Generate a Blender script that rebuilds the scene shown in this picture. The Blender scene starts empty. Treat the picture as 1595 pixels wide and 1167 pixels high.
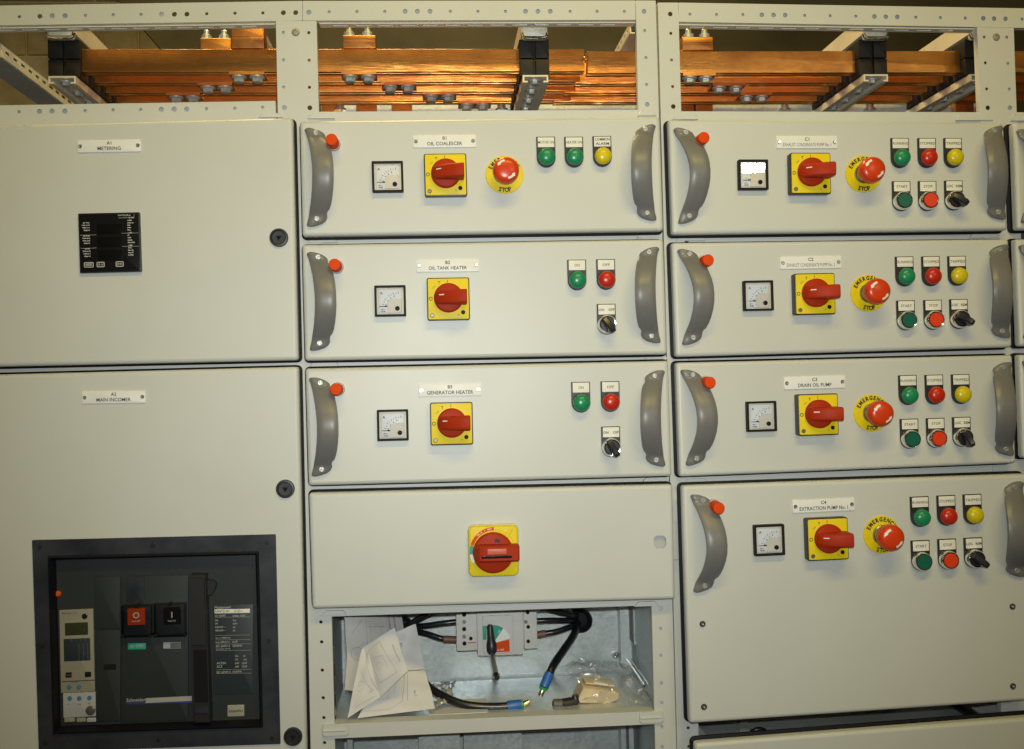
import bpy, math, random
from mathutils import Vector, Matrix
from mathutils.geometry import delaunay_2d_cdt
random.seed(7)
S = bpy.context.scene
COL = S.collection
PI = math.pi
R = math.radians

# ------------------------------------------------------------------ camera
PW, PH, FPX, DIST, CAMZ = 1595.0, 1167.0, 1565.0, 1.565, 1.25
YAW, PITCH, ROLL = R(-4.354), R(0.4806), R(-1.4613)
Mr = Matrix.Rotation(YAW, 3, 'Z') @ Matrix.Rotation(PITCH, 3, 'X')
c_r, c_u, c_f = Mr @ Vector((1, 0, 0)), Mr @ Vector((0, 0, 1)), Mr @ Vector((0, 1, 0))
c_r, c_u = c_r * math.cos(ROLL) + c_u * math.sin(ROLL), -c_r * math.sin(ROLL) + c_u * math.cos(ROLL)
CAM = Vector((0, -DIST, CAMZ))
cam = bpy.data.cameras.new('camera'); camo = bpy.data.objects.new('camera', cam); COL.objects.link(camo)
m = Matrix.Identity(4)
for i in range(3):
    m[i][0], m[i][1], m[i][2], m[i][3] = c_r[i], c_u[i], -c_f[i], CAM[i]
camo.matrix_world = m
cam.sensor_width = 36; cam.lens = FPX / PW * 36; cam.clip_start = 0.05; cam.clip_end = 60
S.camera = camo

def P(px, py, Y=0.0):
    """where the line of sight through a photograph point meets the plane at depth Y (0 = door fronts)"""
    d = c_f + c_r * ((px - PW / 2) / FPX) - c_u * ((py - PH / 2) / FPX)
    return CAM + d * ((DIST + Y) / d.y)

# ------------------------------------------------------------------ world and lamps
w = bpy.data.worlds.new('World'); S.world = w; w.use_nodes = True
bg = w.node_tree.nodes['Background']; bg.inputs[0].default_value = (1.0, 0.85, 0.6, 1); bg.inputs[1].default_value = 0.03
def lamp(name, kind, loc, aim, energy, color, **kw):
    l = bpy.data.lights.new(name, kind); l.energy = energy; l.color = color
    for k, v in kw.items(): setattr(l, k, v)
    o = bpy.data.objects.new(name, l); COL.objects.link(o); o.location = loc
    o.rotation_euler = (Vector(aim) - Vector(loc)).to_track_quat('-Z', 'Y').to_euler()
    return o
# camera flash just above the lens, aimed a little high
lamp('camera_flash', 'SPOT', CAM + c_u * 0.055 + c_r * 0.012, P(825, 465), 65, (0.95, 1.0, 0.975),
     spot_size=R(88), spot_blend=1.0, shadow_soft_size=0.012)
# warm ceiling batten in front of the switchboard
lamp('ceiling_batten', 'AREA', (0.40, -1.75, CAMZ + 1.85), (0.2, 0, CAMZ + 0.15), 26, (1.0, 0.76, 0.17),
     shape='RECTANGLE', size=1.5, size_y=0.16)
# second batten further down the room
lamp('far_batten', 'AREA', (1.64, -3.6, CAMZ + 1.105), (0.5, 0, CAMZ + 0.3), 9, (1.0, 0.9, 0.7),
     shape='RECTANGLE', size=0.75, size_y=0.075)
# ceiling batten behind the front plane, over the busbar chamber
lamp('rear_batten', 'AREA', (-0.25, 0.75, CAMZ + 2.1), (0.05, 0.45, CAMZ), 62, (1.0, 0.76, 0.34),
     shape='RECTANGLE', size=1.5, size_y=0.2)
vs = S.view_settings
vs.view_transform = 'Standard'; vs.look = 'None'; vs.exposure = 0.07; vs.gamma = 1.0; vs.use_curve_mapping = False

# ------------------------------------------------------------------ materials
MATS = {}
def nodes_of(name):
    mt = bpy.data.materials.new(name); mt.use_nodes = True
    nt = mt.node_tree; return mt, nt, nt.nodes['Principled BSDF']
def link(nt, a, b): nt.links.new(a, b)
def mat(name, col, rough=0.5, metal=0.0, var=0.06, vscale=6.0, bump=0.0, bscale=400.0, spec=0.5, coat=0.0, stretch=None, col2=None, rvar=0.0):
    if name in MATS: return MATS[name]
    mt, nt, b = nodes_of(name)
    b.inputs['Roughness'].default_value = rough; b.inputs['Metallic'].default_value = metal
    b.inputs['Specular IOR Level'].default_value = spec
    b.inputs['Coat Weight'].default_value = coat; b.inputs['Coat Roughness'].default_value = 0.15
    tc = nt.nodes.new('ShaderNodeTexCoord'); mp = nt.nodes.new('ShaderNodeMapping')
    geo = nt.nodes.new('ShaderNodeNewGeometry')
    link(nt, geo.outputs['Position'], mp.inputs[0])
    if stretch: mp.inputs['Scale'].default_value = stretch
    n = nt.nodes.new('ShaderNodeTexNoise'); n.inputs['Scale'].default_value = vscale; n.inputs['Detail'].default_value = 5
    n.inputs['Roughness'].default_value = 0.6
    link(nt, geo.outputs['Position'] if stretch else mp.outputs[0], n.inputs['Vector'])
    mx = nt.nodes.new('ShaderNodeMix'); mx.data_type = 'RGBA'
    c2 = col2 if col2 else [c * (1 + var) for c in col]
    c1 = col if col2 else [c * (1 - var) for c in col]
    mx.inputs[6].default_value = (*c1, 1); mx.inputs[7].default_value = (*c2, 1)
    rp = nt.nodes.new('ShaderNodeMapRange'); rp.inputs[1].default_value = 0.3; rp.inputs[2].default_value = 0.7
    link(nt, n.outputs['Fac'], rp.inputs[0]); link(nt, rp.outputs[0], mx.inputs[0])
    link(nt, mx.outputs[2], b.inputs['Base Color'])
    if rvar:
        r2 = nt.nodes.new('ShaderNodeMapRange'); r2.inputs[3].default_value = rough - rvar; r2.inputs[4].default_value = rough + rvar
        link(nt, rp.outputs[0], r2.inputs[0]); link(nt, r2.outputs[0], b.inputs['Roughness'])
    if bump:
        n2 = nt.nodes.new('ShaderNodeTexNoise'); n2.inputs['Scale'].default_value = bscale; n2.inputs['Detail'].default_value = 3
        link(nt, mp.outputs[0], n2.inputs['Vector'])
        bp = nt.nodes.new('ShaderNodeBump'); bp.inputs['Strength'].default_value = bump; bp.inputs['Distance'].default_value = 0.001
        link(nt, n2.outputs['Fac'], bp.inputs['Height']); link(nt, bp.outputs[0], b.inputs['Normal'])
    MATS[name] = mt; return mt
paint = mat('grey_paint', (0.545, 0.555, 0.517), 0.42, var=0.03, vscale=3.5, bump=0.12, bscale=700, rvar=0.05)
framepaint = mat('frame_paint', (0.545, 0.555, 0.517), 0.45, var=0.03, vscale=9, bump=0.10, bscale=700)
rubber = mat('black_rubber', (0.006, 0.006, 0.010), 0.55, spec=0.2)
blackpl = mat('black_plastic', (0.018, 0.018, 0.02), 0.38, bump=0.05, bscale=900)
gloss = mat('black_gloss', (0.012, 0.012, 0.014), 0.12)
slate = mat('slate_plastic', (0.022, 0.026, 0.028), 0.5, spec=0.35, var=0.1, vscale=8, bump=0.15, bscale=1500)
slate2 = mat('slate_label', (0.022, 0.030, 0.036), 0.4)
escut = mat('escutcheon_plastic', (0.016, 0.018, 0.026), 0.36, vscale=14, col2=(0.036, 0.039, 0.048), spec=0.4, bump=0.1, bscale=1200, rvar=0.08)
handlem = mat('handle_grey', (0.165, 0.161, 0.154), 0.38, var=0.05, vscale=30, bump=0.08, bscale=1500)
boltz = mat('bolt_zinc', (0.52, 0.53, 0.50), 0.34, 0.5, var=0.15, vscale=90)
zinc = mat('zinc', (0.62, 0.62, 0.60), 0.25, 0.85, var=0.12, vscale=60)
chrome = mat('chrome', (0.78, 0.77, 0.74), 0.10, 1.0, var=0.02)
rosered = mat('red_plastic', (0.37, 0.027, 0.005), 0.5, spec=0.14, var=0.06, vscale=40)
capred = mat('red_cap', (0.66, 0.060, 0.003), 0.6, spec=0.12, var=0.04, vscale=60)
estopred = mat('stop_red', (0.60, 0.046, 0.006), 0.28, spec=0.4, var=0.04, vscale=30)
yellow = mat('yellow_plate', (0.74, 0.57, 0.006), 0.48, spec=0.3, var=0.05, vscale=30)
white = mat('white_label', (0.74, 0.74, 0.71), 0.45, var=0.03, vscale=40)
ivory = mat('ivory_plastic', (0.66, 0.60, 0.48), 0.5, var=0.03, vscale=40)
cream = mat('legend_card', (0.72, 0.70, 0.62), 0.55, var=0.03, vscale=60)
ink = mat('black_ink', (0.02, 0.02, 0.022), 0.6)
greyink = mat('grey_ink', (0.06, 0.057, 0.052), 0.7)
faintink = mat('faint_ink', (0.30, 0.27, 0.06), 0.7)
whiteink = mat('white_ink', (0.76, 0.76, 0.72), 0.6)
tinyink = mat('tiny_white_ink', (0.40, 0.40, 0.38), 0.6)
greeni = mat('teal_ink', (0.02, 0.30, 0.20), 0.5)
blueink = mat('blue_ink', (0.03, 0.04, 0.18), 0.5)
redink = mat('orange_red_ink', (0.64, 0.065, 0.006), 0.5, spec=0.15)
beige = mat('trip_beige', (0.27, 0.25, 0.19), 0.5, var=0.05, vscale=30)
palegrey = mat('trip_pale', (0.36, 0.37, 0.37), 0.5, var=0.05, vscale=30)
lcd = mat('lcd_screen', (0.035, 0.037, 0.018), 0.2)
bluep = mat('blue_plastic', (0.02, 0.12, 0.42), 0.4)
greenp = mat('green_plastic', (0.02, 0.30, 0.06), 0.4)
whitepl = mat('breaker_plastic', (0.56, 0.55, 0.52), 0.5, var=0.05, vscale=20)
brown = mat('brown_sleeve', (0.16, 0.075, 0.05), 0.5, var=0.15, vscale=40)
cablem = mat('cable_black', (0.010, 0.010, 0.013), 0.3, var=0.3, vscale=40)
brass = mat('brass_tip', (0.72, 0.62, 0.35), 0.25, 1.0)
clear_grey = mat('clear_base', (0.42, 0.40, 0.38), 0.2)
cardboard = mat('cardboard', (0.60, 0.48, 0.31), 0.7, var=0.15, vscale=30)
insul = mat('insulator_black', (0.012, 0.010, 0.008), 0.5, spec=0.3, var=0.2, vscale=30)
paper = mat('paper', (0.60, 0.585, 0.575), 0.7, var=0.03, vscale=10)
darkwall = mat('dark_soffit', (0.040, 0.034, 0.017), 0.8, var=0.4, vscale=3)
blockm = mat('concrete_block', (0.46, 0.39, 0.27), 0.9, var=0.16, vscale=14, bump=0.6, bscale=120)
mortar = mat('mortar', (0.58, 0.50, 0.29), 0.9, var=0.1, vscale=20)
copper = mat('copper', (0.84, 0.375, 0.085), 0.33, 0.92, vscale=13, col2=(0.48, 0.185, 0.045), stretch=(0.03, 1.5, 1.5), bump=0.34, bscale=700, rvar=0.05)
copper2 = mat('copper_raw', (0.74, 0.34, 0.10), 0.42, 0.95, vscale=26, col2=(0.42, 0.165, 0.05), bump=0.1, bscale=300)
strutm = mat('strut_zinc', (0.70, 0.65, 0.52), 0.42, 0.25, var=0.08, vscale=14)

def galv_mat():
    mt, nt, b = nodes_of('galvanised')
    geo = nt.nodes.new('ShaderNodeNewGeometry')
    v = nt.nodes.new('ShaderNodeTexVoronoi'); v.inputs['Scale'].default_value = 210
    n = nt.nodes.new('ShaderNodeTexNoise'); n.inputs['Scale'].default_value = 11; n.inputs['Detail'].default_value = 6
    link(nt, geo.outputs['Position'], v.inputs['Vector']); link(nt, geo.outputs['Position'], n.inputs['Vector'])
    cr = nt.nodes.new('ShaderNodeValToRGB')
    cr.color_ramp.elements[0].color = (0.50, 0.55, 0.555, 1); cr.color_ramp.elements[1].color = (0.74, 0.79, 0.79, 1)
    ad = nt.nodes.new('ShaderNodeMath'); ad.operation = 'MULTIPLY_ADD'; ad.inputs[1].default_value = 0.22
    sx = nt.nodes.new('ShaderNodeSeparateColor'); link(nt, v.outputs['Color'], sx.inputs[0])
    link(nt, sx.outputs[0], ad.inputs[0]); link(nt, n.outputs['Fac'], ad.inputs[2])
    link(nt, ad.outputs[0], cr.inputs[0]); cr.color_ramp.elements[0].position = 0.35; cr.color_ramp.elements[1].position = 1.0
    link(nt, cr.outputs[0], b.inputs['Base Color'])
    b.inputs['Metallic'].default_value = 0.55
    mr = nt.nodes.new('ShaderNodeMapRange'); mr.inputs[3].default_value = 0.34; mr.inputs[4].default_value = 0.46
    link(nt, sx.outputs[1], mr.inputs[0]); link(nt, mr.outputs[0], b.inputs['Roughness'])
    bp = nt.nodes.new('ShaderNodeBump'); bp.inputs['Strength'].default_value = 0.20; bp.inputs['Distance'].default_value = 0.001
    link(nt, sx.outputs[2], bp.inputs['Height']); link(nt, bp.outputs[0], b.inputs['Normal'])
    return mt
galv = galv_mat()

def thin_glass(name, tint, refl_rough=0.03, amount=0.04):
    mt = bpy.data.materials.new(name); mt.use_nodes = True; nt = mt.node_tree
    nt.nodes.remove(nt.nodes['Principled BSDF'])
    out = nt.nodes['Material Output']
    tr = nt.nodes.new('ShaderNodeBsdfTransparent'); tr.inputs[0].default_value = (*tint, 1)
    gl = nt.nodes.new('ShaderNodeBsdfGlossy'); gl.inputs['Roughness'].default_value = refl_rough
    fr = nt.nodes.new('ShaderNodeFresnel'); fr.inputs[0].default_value = 1.45
    mx = nt.nodes.new('ShaderNodeMixShader')
    if amount > 0.05:
        ad = nt.nodes.new('ShaderNodeMath'); ad.operation = 'ADD'; ad.inputs[1].default_value = amount
        link(nt, fr.outputs[0], ad.inputs[0]); link(nt, ad.outputs[0], mx.inputs[0])
    else:
        link(nt, fr.outputs[0], mx.inputs[0])
    link(nt, tr.outputs[0], mx.inputs[1]); link(nt, gl.outputs[0], mx.inputs[2])
    link(nt, mx.outputs[0], out.inputs[0])
    return mt
glass = thin_glass('meter_glass', (1.0, 1.0, 1.0), 0.0)
coverglass = thin_glass('smoked_cover', (0.86, 0.86, 0.84), 0.06, 0.02)
def poly_mat():
    mt = bpy.data.materials.new('polythene'); mt.use_nodes = True; nt = mt.node_tree; nt.nodes.remove(nt.nodes['Principled BSDF'])
    tr = nt.nodes.new('ShaderNodeBsdfTransparent'); df = nt.nodes.new('ShaderNodeBsdfDiffuse'); tl = nt.nodes.new('ShaderNodeBsdfTranslucent'); gl = nt.nodes.new('ShaderNodeBsdfGlossy')
    gl.inputs['Roughness'].default_value = 0.22
    for n_ in (df, tl): n_.inputs[0].default_value = (0.85, 0.85, 0.82, 1)
    a, b, c = (nt.nodes.new('ShaderNodeMixShader') for _ in range(3))
    a.inputs[0].default_value = 0.5; link(nt, df.outputs[0], a.inputs[1]); link(nt, tl.outputs[0], a.inputs[2])
    b.inputs[0].default_value = 0.17; link(nt, tr.outputs[0], b.inputs[1]); link(nt, a.outputs[0], b.inputs[2])
    c.inputs[0].default_value = 0.09
    link(nt, b.outputs[0], c.inputs[1]); link(nt, gl.outputs[0], c.inputs[2]); link(nt, c.outputs[0], nt.nodes['Material Output'].inputs[0])
    return mt
bagm = poly_mat()

def lens_mat(name, col):
    mt, nt, b = nodes_of(name)
    b.inputs['Base Color'].default_value = (*col, 1); b.inputs['Roughness'].default_value = 0.30
    b.inputs['Subsurface Weight'].default_value = 0.3; b.inputs['Subsurface Radius'].default_value = (0.004, 0.004, 0.004)
    b.inputs['Subsurface Scale'].default_value = 1.0
    v = nt.nodes.new('ShaderNodeNewGeometry'); n = nt.nodes.new('ShaderNodeTexNoise'); n.inputs['Scale'].default_value = 250
    link(nt, v.outputs['Position'], n.inputs['Vector'])
    bp = nt.nodes.new('ShaderNodeBump'); bp.inputs['Strength'].default_value = 0.08; bp.inputs['Distance'].default_value = 0.001
    link(nt, n.outputs['Fac'], bp.inputs['Height']); link(nt, bp.outputs[0], b.inputs['Normal'])
    return mt
LENS = {'green': lens_mat('green_lens', (0.012, 0.235, 0.095)), 'red': lens_mat('red_lens', (0.50, 0.022, 0.006)),
        'yellow': lens_mat('yellow_lens', (0.62, 0.50, 0.006)), 'dgreen': lens_mat('green_button', (0.010, 0.12, 0.075)),
        'orange': lens_mat('red_button', (0.72, 0.055, 0.012))}

# ------------------------------------------------------------------ mesh builder
TEXT = {}
def text_data(s, bold=0.018):
    if (s, bold) in TEXT: return TEXT[s, bold]
    cu = bpy.data.curves.new('t', 'FONT'); cu.body = s; cu.size = 1; cu.resolution_u = 2; cu.offset = bold; cu.align_x = 'CENTER'; cu.align_y = 'BOTTOM_BASELINE'
    o = bpy.data.objects.new('t', cu)
    me = bpy.data.meshes.new_from_object(o)
    vs_ = [(v.co.x, v.co.y) for v in me.vertices]; fs = [tuple(p.vertices) for p in me.polygons]
    bpy.data.objects.remove(o); bpy.data.curves.remove(cu); bpy.data.meshes.remove(me)
    if vs_:
        x0 = min(v[0] for v in vs_); x1 = max(v[0] for v in vs_)
    else: x0 = x1 = 0
    TEXT[s, bold] = (vs_, fs, x0, x1); return TEXT[s, bold]
CAPH = max(v[1] for v in text_data('H')[0])

def rounded(x0, x1, z0, z1, r, n=4):
    r = max(1e-6, min(r, (x1 - x0) / 2 - 1e-6, (z1 - z0) / 2 - 1e-6)); pts = []
    for cx, cz, a0 in ((x1 - r, z1 - r, 0), (x0 + r, z1 - r, PI / 2), (x0 + r, z0 + r, PI), (x1 - r, z0 + r, 1.5 * PI)):
        for k in range(n + 1):
            a = a0 + PI / 2 * k / n; pts.append((cx + r * math.cos(a), cz + r * math.sin(a)))
    return pts
def circle(cx, cz, r, n=16, a0=0.0):
    return [(cx + r * math.cos(a0 + 2 * PI * k / n), cz + r * math.sin(a0 + 2 * PI * k / n)) for k in range(n)]
def inside(p, poly):
    x, z = p; c = False; j = len(poly) - 1
    for i in range(len(poly)):
        xi, zi = poly[i]; xj, zj = poly[j]
        if (zi > z) != (zj > z) and x < (xj - xi) * (z - zi) / (zj - zi) + xi: c = not c
        j = i
    return c
def triangulate(outline, holes):
    vs_, es = [], []
    for lp in [outline] + holes:
        b = len(vs_); vs_ += [Vector(p) for p in lp]; es += [(b + i, b + (i + 1) % len(lp)) for i in range(len(lp))]
    r = delaunay_2d_cdt(vs_, es, [], 0, 1e-7)
    V = [(v.x, v.y) for v in r[0]]; F = []
    for f in r[2]:
        c = (sum(V[i][0] for i in f) / 3, sum(V[i][1] for i in f) / 3)
        if inside(c, outline) and not any(inside(c, h) for h in holes): F.append(tuple(f))
    return V, F

class MB:
    def __init__(s): s.v = []; s.f = []
    def add(s, vs_, fs):
        b = len(s.v); s.v += [tuple(v) for v in vs_]; s.f += [tuple(i + b for i in f) for f in fs]; return s
    def box(s, x0, x1, y0, y1, z0, z1):
        return s.add([(x, y, z) for x in (x0, x1) for y in (y0, y1) for z in (z0, z1)],
                     [(0, 1, 3, 2), (4, 6, 7, 5), (0, 4, 5, 1), (2, 3, 7, 6), (0, 2, 6, 4), (1, 5, 7, 3)])
    def rings(s, rings, cap0=True, cap1=True):
        n = len(rings[0]); vs_ = [p for r in rings for p in r]; fs = []
        for k in range(len(rings) - 1):
            for i in range(n):
                j = (i + 1) % n; fs.append((k * n + i, k * n + j, (k + 1) * n + j, (k + 1) * n + i))
        if cap0: fs.append(tuple(range(n))[::-1])
        if cap1: fs.append(tuple((len(rings) - 1) * n + i for i in range(n)))
        return s.add(vs_, fs)
    def rbox(s, x0, x1, z0, z1, yb, yf, r=0.002, bev=0.001, nb=3):
        """slab in the wall plane with rounded corners, its front edge at yf eased"""
        rg = []
        def ring(ins, y): rg.append([(x, y, z) for x, z in rounded(x0 + ins, x1 - ins, z0 + ins, z1 - ins, max(r - ins, 2e-4))])
        ring(0, yb); sg = 1 if yb > yf else -1
        if bev > 0:
            for k in range(nb + 1):
                a = PI / 2 * k / nb; ring(bev * (1 - math.cos(a)), yf + sg * bev * (1 - math.sin(a)))
        else: ring(0, yf)
        return s.rings(rg)
    def prism(s, poly, yb, yf, bev=0.0):
        cx = sum(p[0] for p in poly) / len(poly); cz = sum(p[1] for p in poly) / len(poly)
        rg = [[(x, yb, z) for x, z in poly]]
        if bev:
            rg.append([(x, yf + bev, z) for x, z in poly]); q = []
            for x, z in poly:
                d = math.hypot(x - cx, z - cz) or 1; q.append((x - (x - cx) / d * bev, yf, z - (z - cz) / d * bev))
            rg.append(q)
        else: rg.append([(x, yf, z) for x, z in poly])
        return s.rings(rg)
    def lathe(s, prof, n=28, cx=0, cz=0, cap0=True, cap1=True):
        rg = [[(cx + max(r, 1e-5) * math.cos(2 * PI * k / n), y, cz + max(r, 1e-5) * math.sin(2 * PI * k / n)) for k in range(n)] for r, y in prof]
        return s.rings(rg, cap0, cap1)
    def zlathe(s, prof, n=20, cx=0, cy=0, a0=0):
        return s.rings([[(cx + max(r, 1e-5) * math.cos(a0 + 2 * PI * k / n), cy + max(r, 1e-5) * math.sin(a0 + 2 * PI * k / n), z) for k in range(n)] for r, z in prof])
    def plate(s, outline, holes, yf, th):
        V, F = triangulate(outline, holes); n = len(V)
        s.add([(x, yf, z) for x, z in V], F); s.add([(x, yf + th, z) for x, z in V], [f[::-1] for f in F])
        for lp in [outline] + holes:
            k = len(lp)
            s.add([(x, yf, z) for x, z in lp] + [(x, yf + th, z) for x, z in lp], [(i, (i + 1) % k, k + (i + 1) % k, k + i) for i in range(k)])
        return s
    def tube(s, pts, r, n=12, radii=None):
        pts = [Vector(p) for p in pts]; rg = []; up = Vector((0.13, 0.2, 1)).normalized(); 
        for i, p in enumerate(pts):
            t = (pts[min(i + 1, len(pts) - 1)] - pts[max(i - 1, 0)]).normalized()
            a = t.cross(up); 
            if a.length < 1e-3: a = t.cross(Vector((1, 0, 0)))
            a.normalize(); b = t.cross(a).normalized(); rr = radii[i] if radii else r
            rg.append([tuple(p + (a * math.cos(2 * PI * k / n) + b * math.sin(2 * PI * k / n)) * rr) for k in range(n)])
        return s.rings(rg)
    def text(s, t, h, x, z, y, w=None, align=0, ang=0.0, wide=1.0, bold=0.018):
        """flat lettering: cap height h, centred at x (align -1 left, 1 right), baseline z, fitted to width w"""
        V, F, x0, x1 = text_data(t, bold)
        if not V: return s
        k = h / CAPH; kx = (w / (x1 - x0)) if w else k * wide
        off = {0: (x0 + x1) / 2, -1: x0, 1: x1}[align]; ca, sa = math.cos(ang), math.sin(ang); vs_ = []
        for a, b in V:
            u, v = (a - off) * kx, b * k
            vs_.append((x + u * ca - v * sa, y, z + u * sa + v * ca))
        return s.add(vs_, F)
    def mapped(s, fn): s.v = [tuple(fn(Vector(v))) for v in s.v]; return s
    def mesh(s, material, smooth=35):
        me = bpy.data.meshes.new('mesh'); me.from_pydata(s.v, [], s.f); 
        import bmesh
        bm = bmesh.new(); bm.from_mesh(me); bmesh.ops.recalc_face_normals(bm, faces=bm.faces); bm.to_mesh(me); bm.free()
        me.materials.append(material)
        if smooth:
            for p in me.polygons: p.use_smooth = True
            me.set_sharp_from_angle(angle=R(smooth))
        return me
    def build(s, name, material, parent=None, loc=(0, 0, 0), rot=0.0, smooth=35, **props):
        return obj(name, s.mesh(material, smooth), parent, loc, rot, **props)

def obj(name, me, parent=None, loc=(0, 0, 0), rot=0.0, **props):
    o = bpy.data.objects.new(name, me); COL.objects.link(o)
    if parent is not None: o.parent = parent
    o.location = loc; o.rotation_euler = (0, -rot, 0)
    for k, v in props.items(): o[k] = v
    return o
def empty(name, parent=None, loc=(0, 0, 0), rot=0.0, **props):
    o = obj(name, None, parent, loc, rot, **props); o.empty_display_size = 0.05; return o
def thing(name, label, category, loc=(0, 0, 0), group=None):
    o = empty(name, None, loc, label=label, category=category)
    if group: o['group'] = group
    return o
CACHE = {}
def shared(key, fn):
    if key not in CACHE: CACHE[key] = fn()
    return CACHE[key]
mm = 0.001

# ------------------------------------------------------------------ wall-plane quads
class Quad:
    """a panel given by its four photographed corners (TL, TR, BR, BL) in the plane Y"""
    def __init__(s, tl, tr, br, bl, Y=0.0):
        s.c = [P(*p, Y) for p in (tl, tr, br, bl)]; s.Y = Y
        s.at = (s.c[3] + s.c[2]) / 2
        s.W = ((s.c[1] - s.c[0]).length + (s.c[2] - s.c[3]).length) / 2; s.H = ((s.c[0] - s.c[3]).length + (s.c[1] - s.c[2]).length) / 2
        t, b = s.c[1] - s.c[0], s.c[2] - s.c[3]
        s.rot = (math.atan2(t.z, t.x) + math.atan2(b.z, b.x)) / 2
    def map(s, v):
        u, q = v.x / s.W, v.z / s.H
        p = s.c[3] * (1 - u) * (1 - q) + s.c[2] * u * (1 - q) + s.c[1] * u * q + s.c[0] * (1 - u) * q
        p = p - s.at; return Vector((p.x, v.y, p.z))
    def inv(s, px, py, Y=None):
        """panel coordinates of a photographed point"""
        p = P(px, py, s.Y if Y is None else Y); u = q = 0.5
        for _ in range(12):
            e = s.c[3] * (1 - u) * (1 - q) + s.c[2] * u * (1 - q) + s.c[1] * u * q + s.c[0] * (1 - u) * q
            u += (p.x - e.x) / s.W; q += (p.z - e.z) / s.H
        return u * s.W, q * s.H

def tray(q, depth, bev=0.0058, r=0.0045, holes=[]):
    """folded sheet door: rounded front edges, sides running back, optional cut-outs"""
    mb = MB(); rg = []
    def ring(ins, y): rg.append([(x, y, z) for x, z in rounded(ins, q.W - ins, ins, q.H - ins, max(r - ins * 0.5, 5e-4), 3)])
    ring(0.0, depth)
    for k in range(5):
        a = PI / 2 * k / 4; ring(bev * (1 - math.cos(a)), bev * (1 - math.sin(a)))
    mb.rings(rg, True, False)
    out = [(x, z) for x, y, z in rg[-1]]
    V, F = triangulate(out, holes); mb.add([(x, 0, z) for x, z in V], F)
    for lp in holes:
        k = len(lp); mb.add([(x, 0, z) for x, z in lp] + [(x, 0.003, z) for x, z in lp], [(i, (i + 1) % k, k + (i + 1) % k, k + i) for i in range(k)])
    if holes: mb.f = [f for f in mb.f if not (len(f) > 8)]   # leave the back of a cut-out door open
    return mb.mapped(q.map)

def local(q, px, py, Yf):
    """object-space place for something whose front at depth Yf shows at px, py; y stays on the panel"""
    p = P(px, py, Yf + q.Y) - q.at; return (p.x, 0.0, p.z)

# ------------------------------------------------------------------ panel fittings
def screw(parent, loc, r=0.0045, name='screw', m_=None, h=0.003):
    def mk():
        mb = MB(); mb.lathe([(r, 0), (r, -h * 0.5), (r * 0.75, -h), (r * 0.35, -h), (r * 0.3, -h * 0.45), (0, -h * 0.45)], 14, cap1=True)
        return mb.mesh(m_ or zinc)
    return obj(name, shared(('screw', r, h, (m_ or zinc).name), mk), parent, loc)

def nameplate(q, root, px, py, l1, l2, w2):
    e = empty('nameplate', root, local(q, px, py, -0.002), q.rot, label='white nameplate reading %s %s' % (l1, l2)); k_ = {'A': 0.935, 'B': 0.975, 'C': 1.0}[l1[0]]; e.scale = (k_, 1, k_)
    obj('plate', shared('nameplate', lambda: MB().rbox(-0.05, 0.05, -0.01, 0.01, 0, -0.002, 0.0012, 0.0004).mesh(white)), e)
    mb = MB(); mb.text(l1, 0.0052, 0, 0.0022, -0.0023); mb.text(l2, 0.0056, 0, -0.0068, -0.0023, w=w2 * mm, bold=0.014 if len(l2) < 24 else -0.004)
    mb.build('lettering', greyink, e, smooth=0)
    for sx, dz in ((-1, 0.0), (1, 0.0)): screw(e, (sx * 0.0455, -0.002, dz), 0.0032, h=0.0018)

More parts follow.
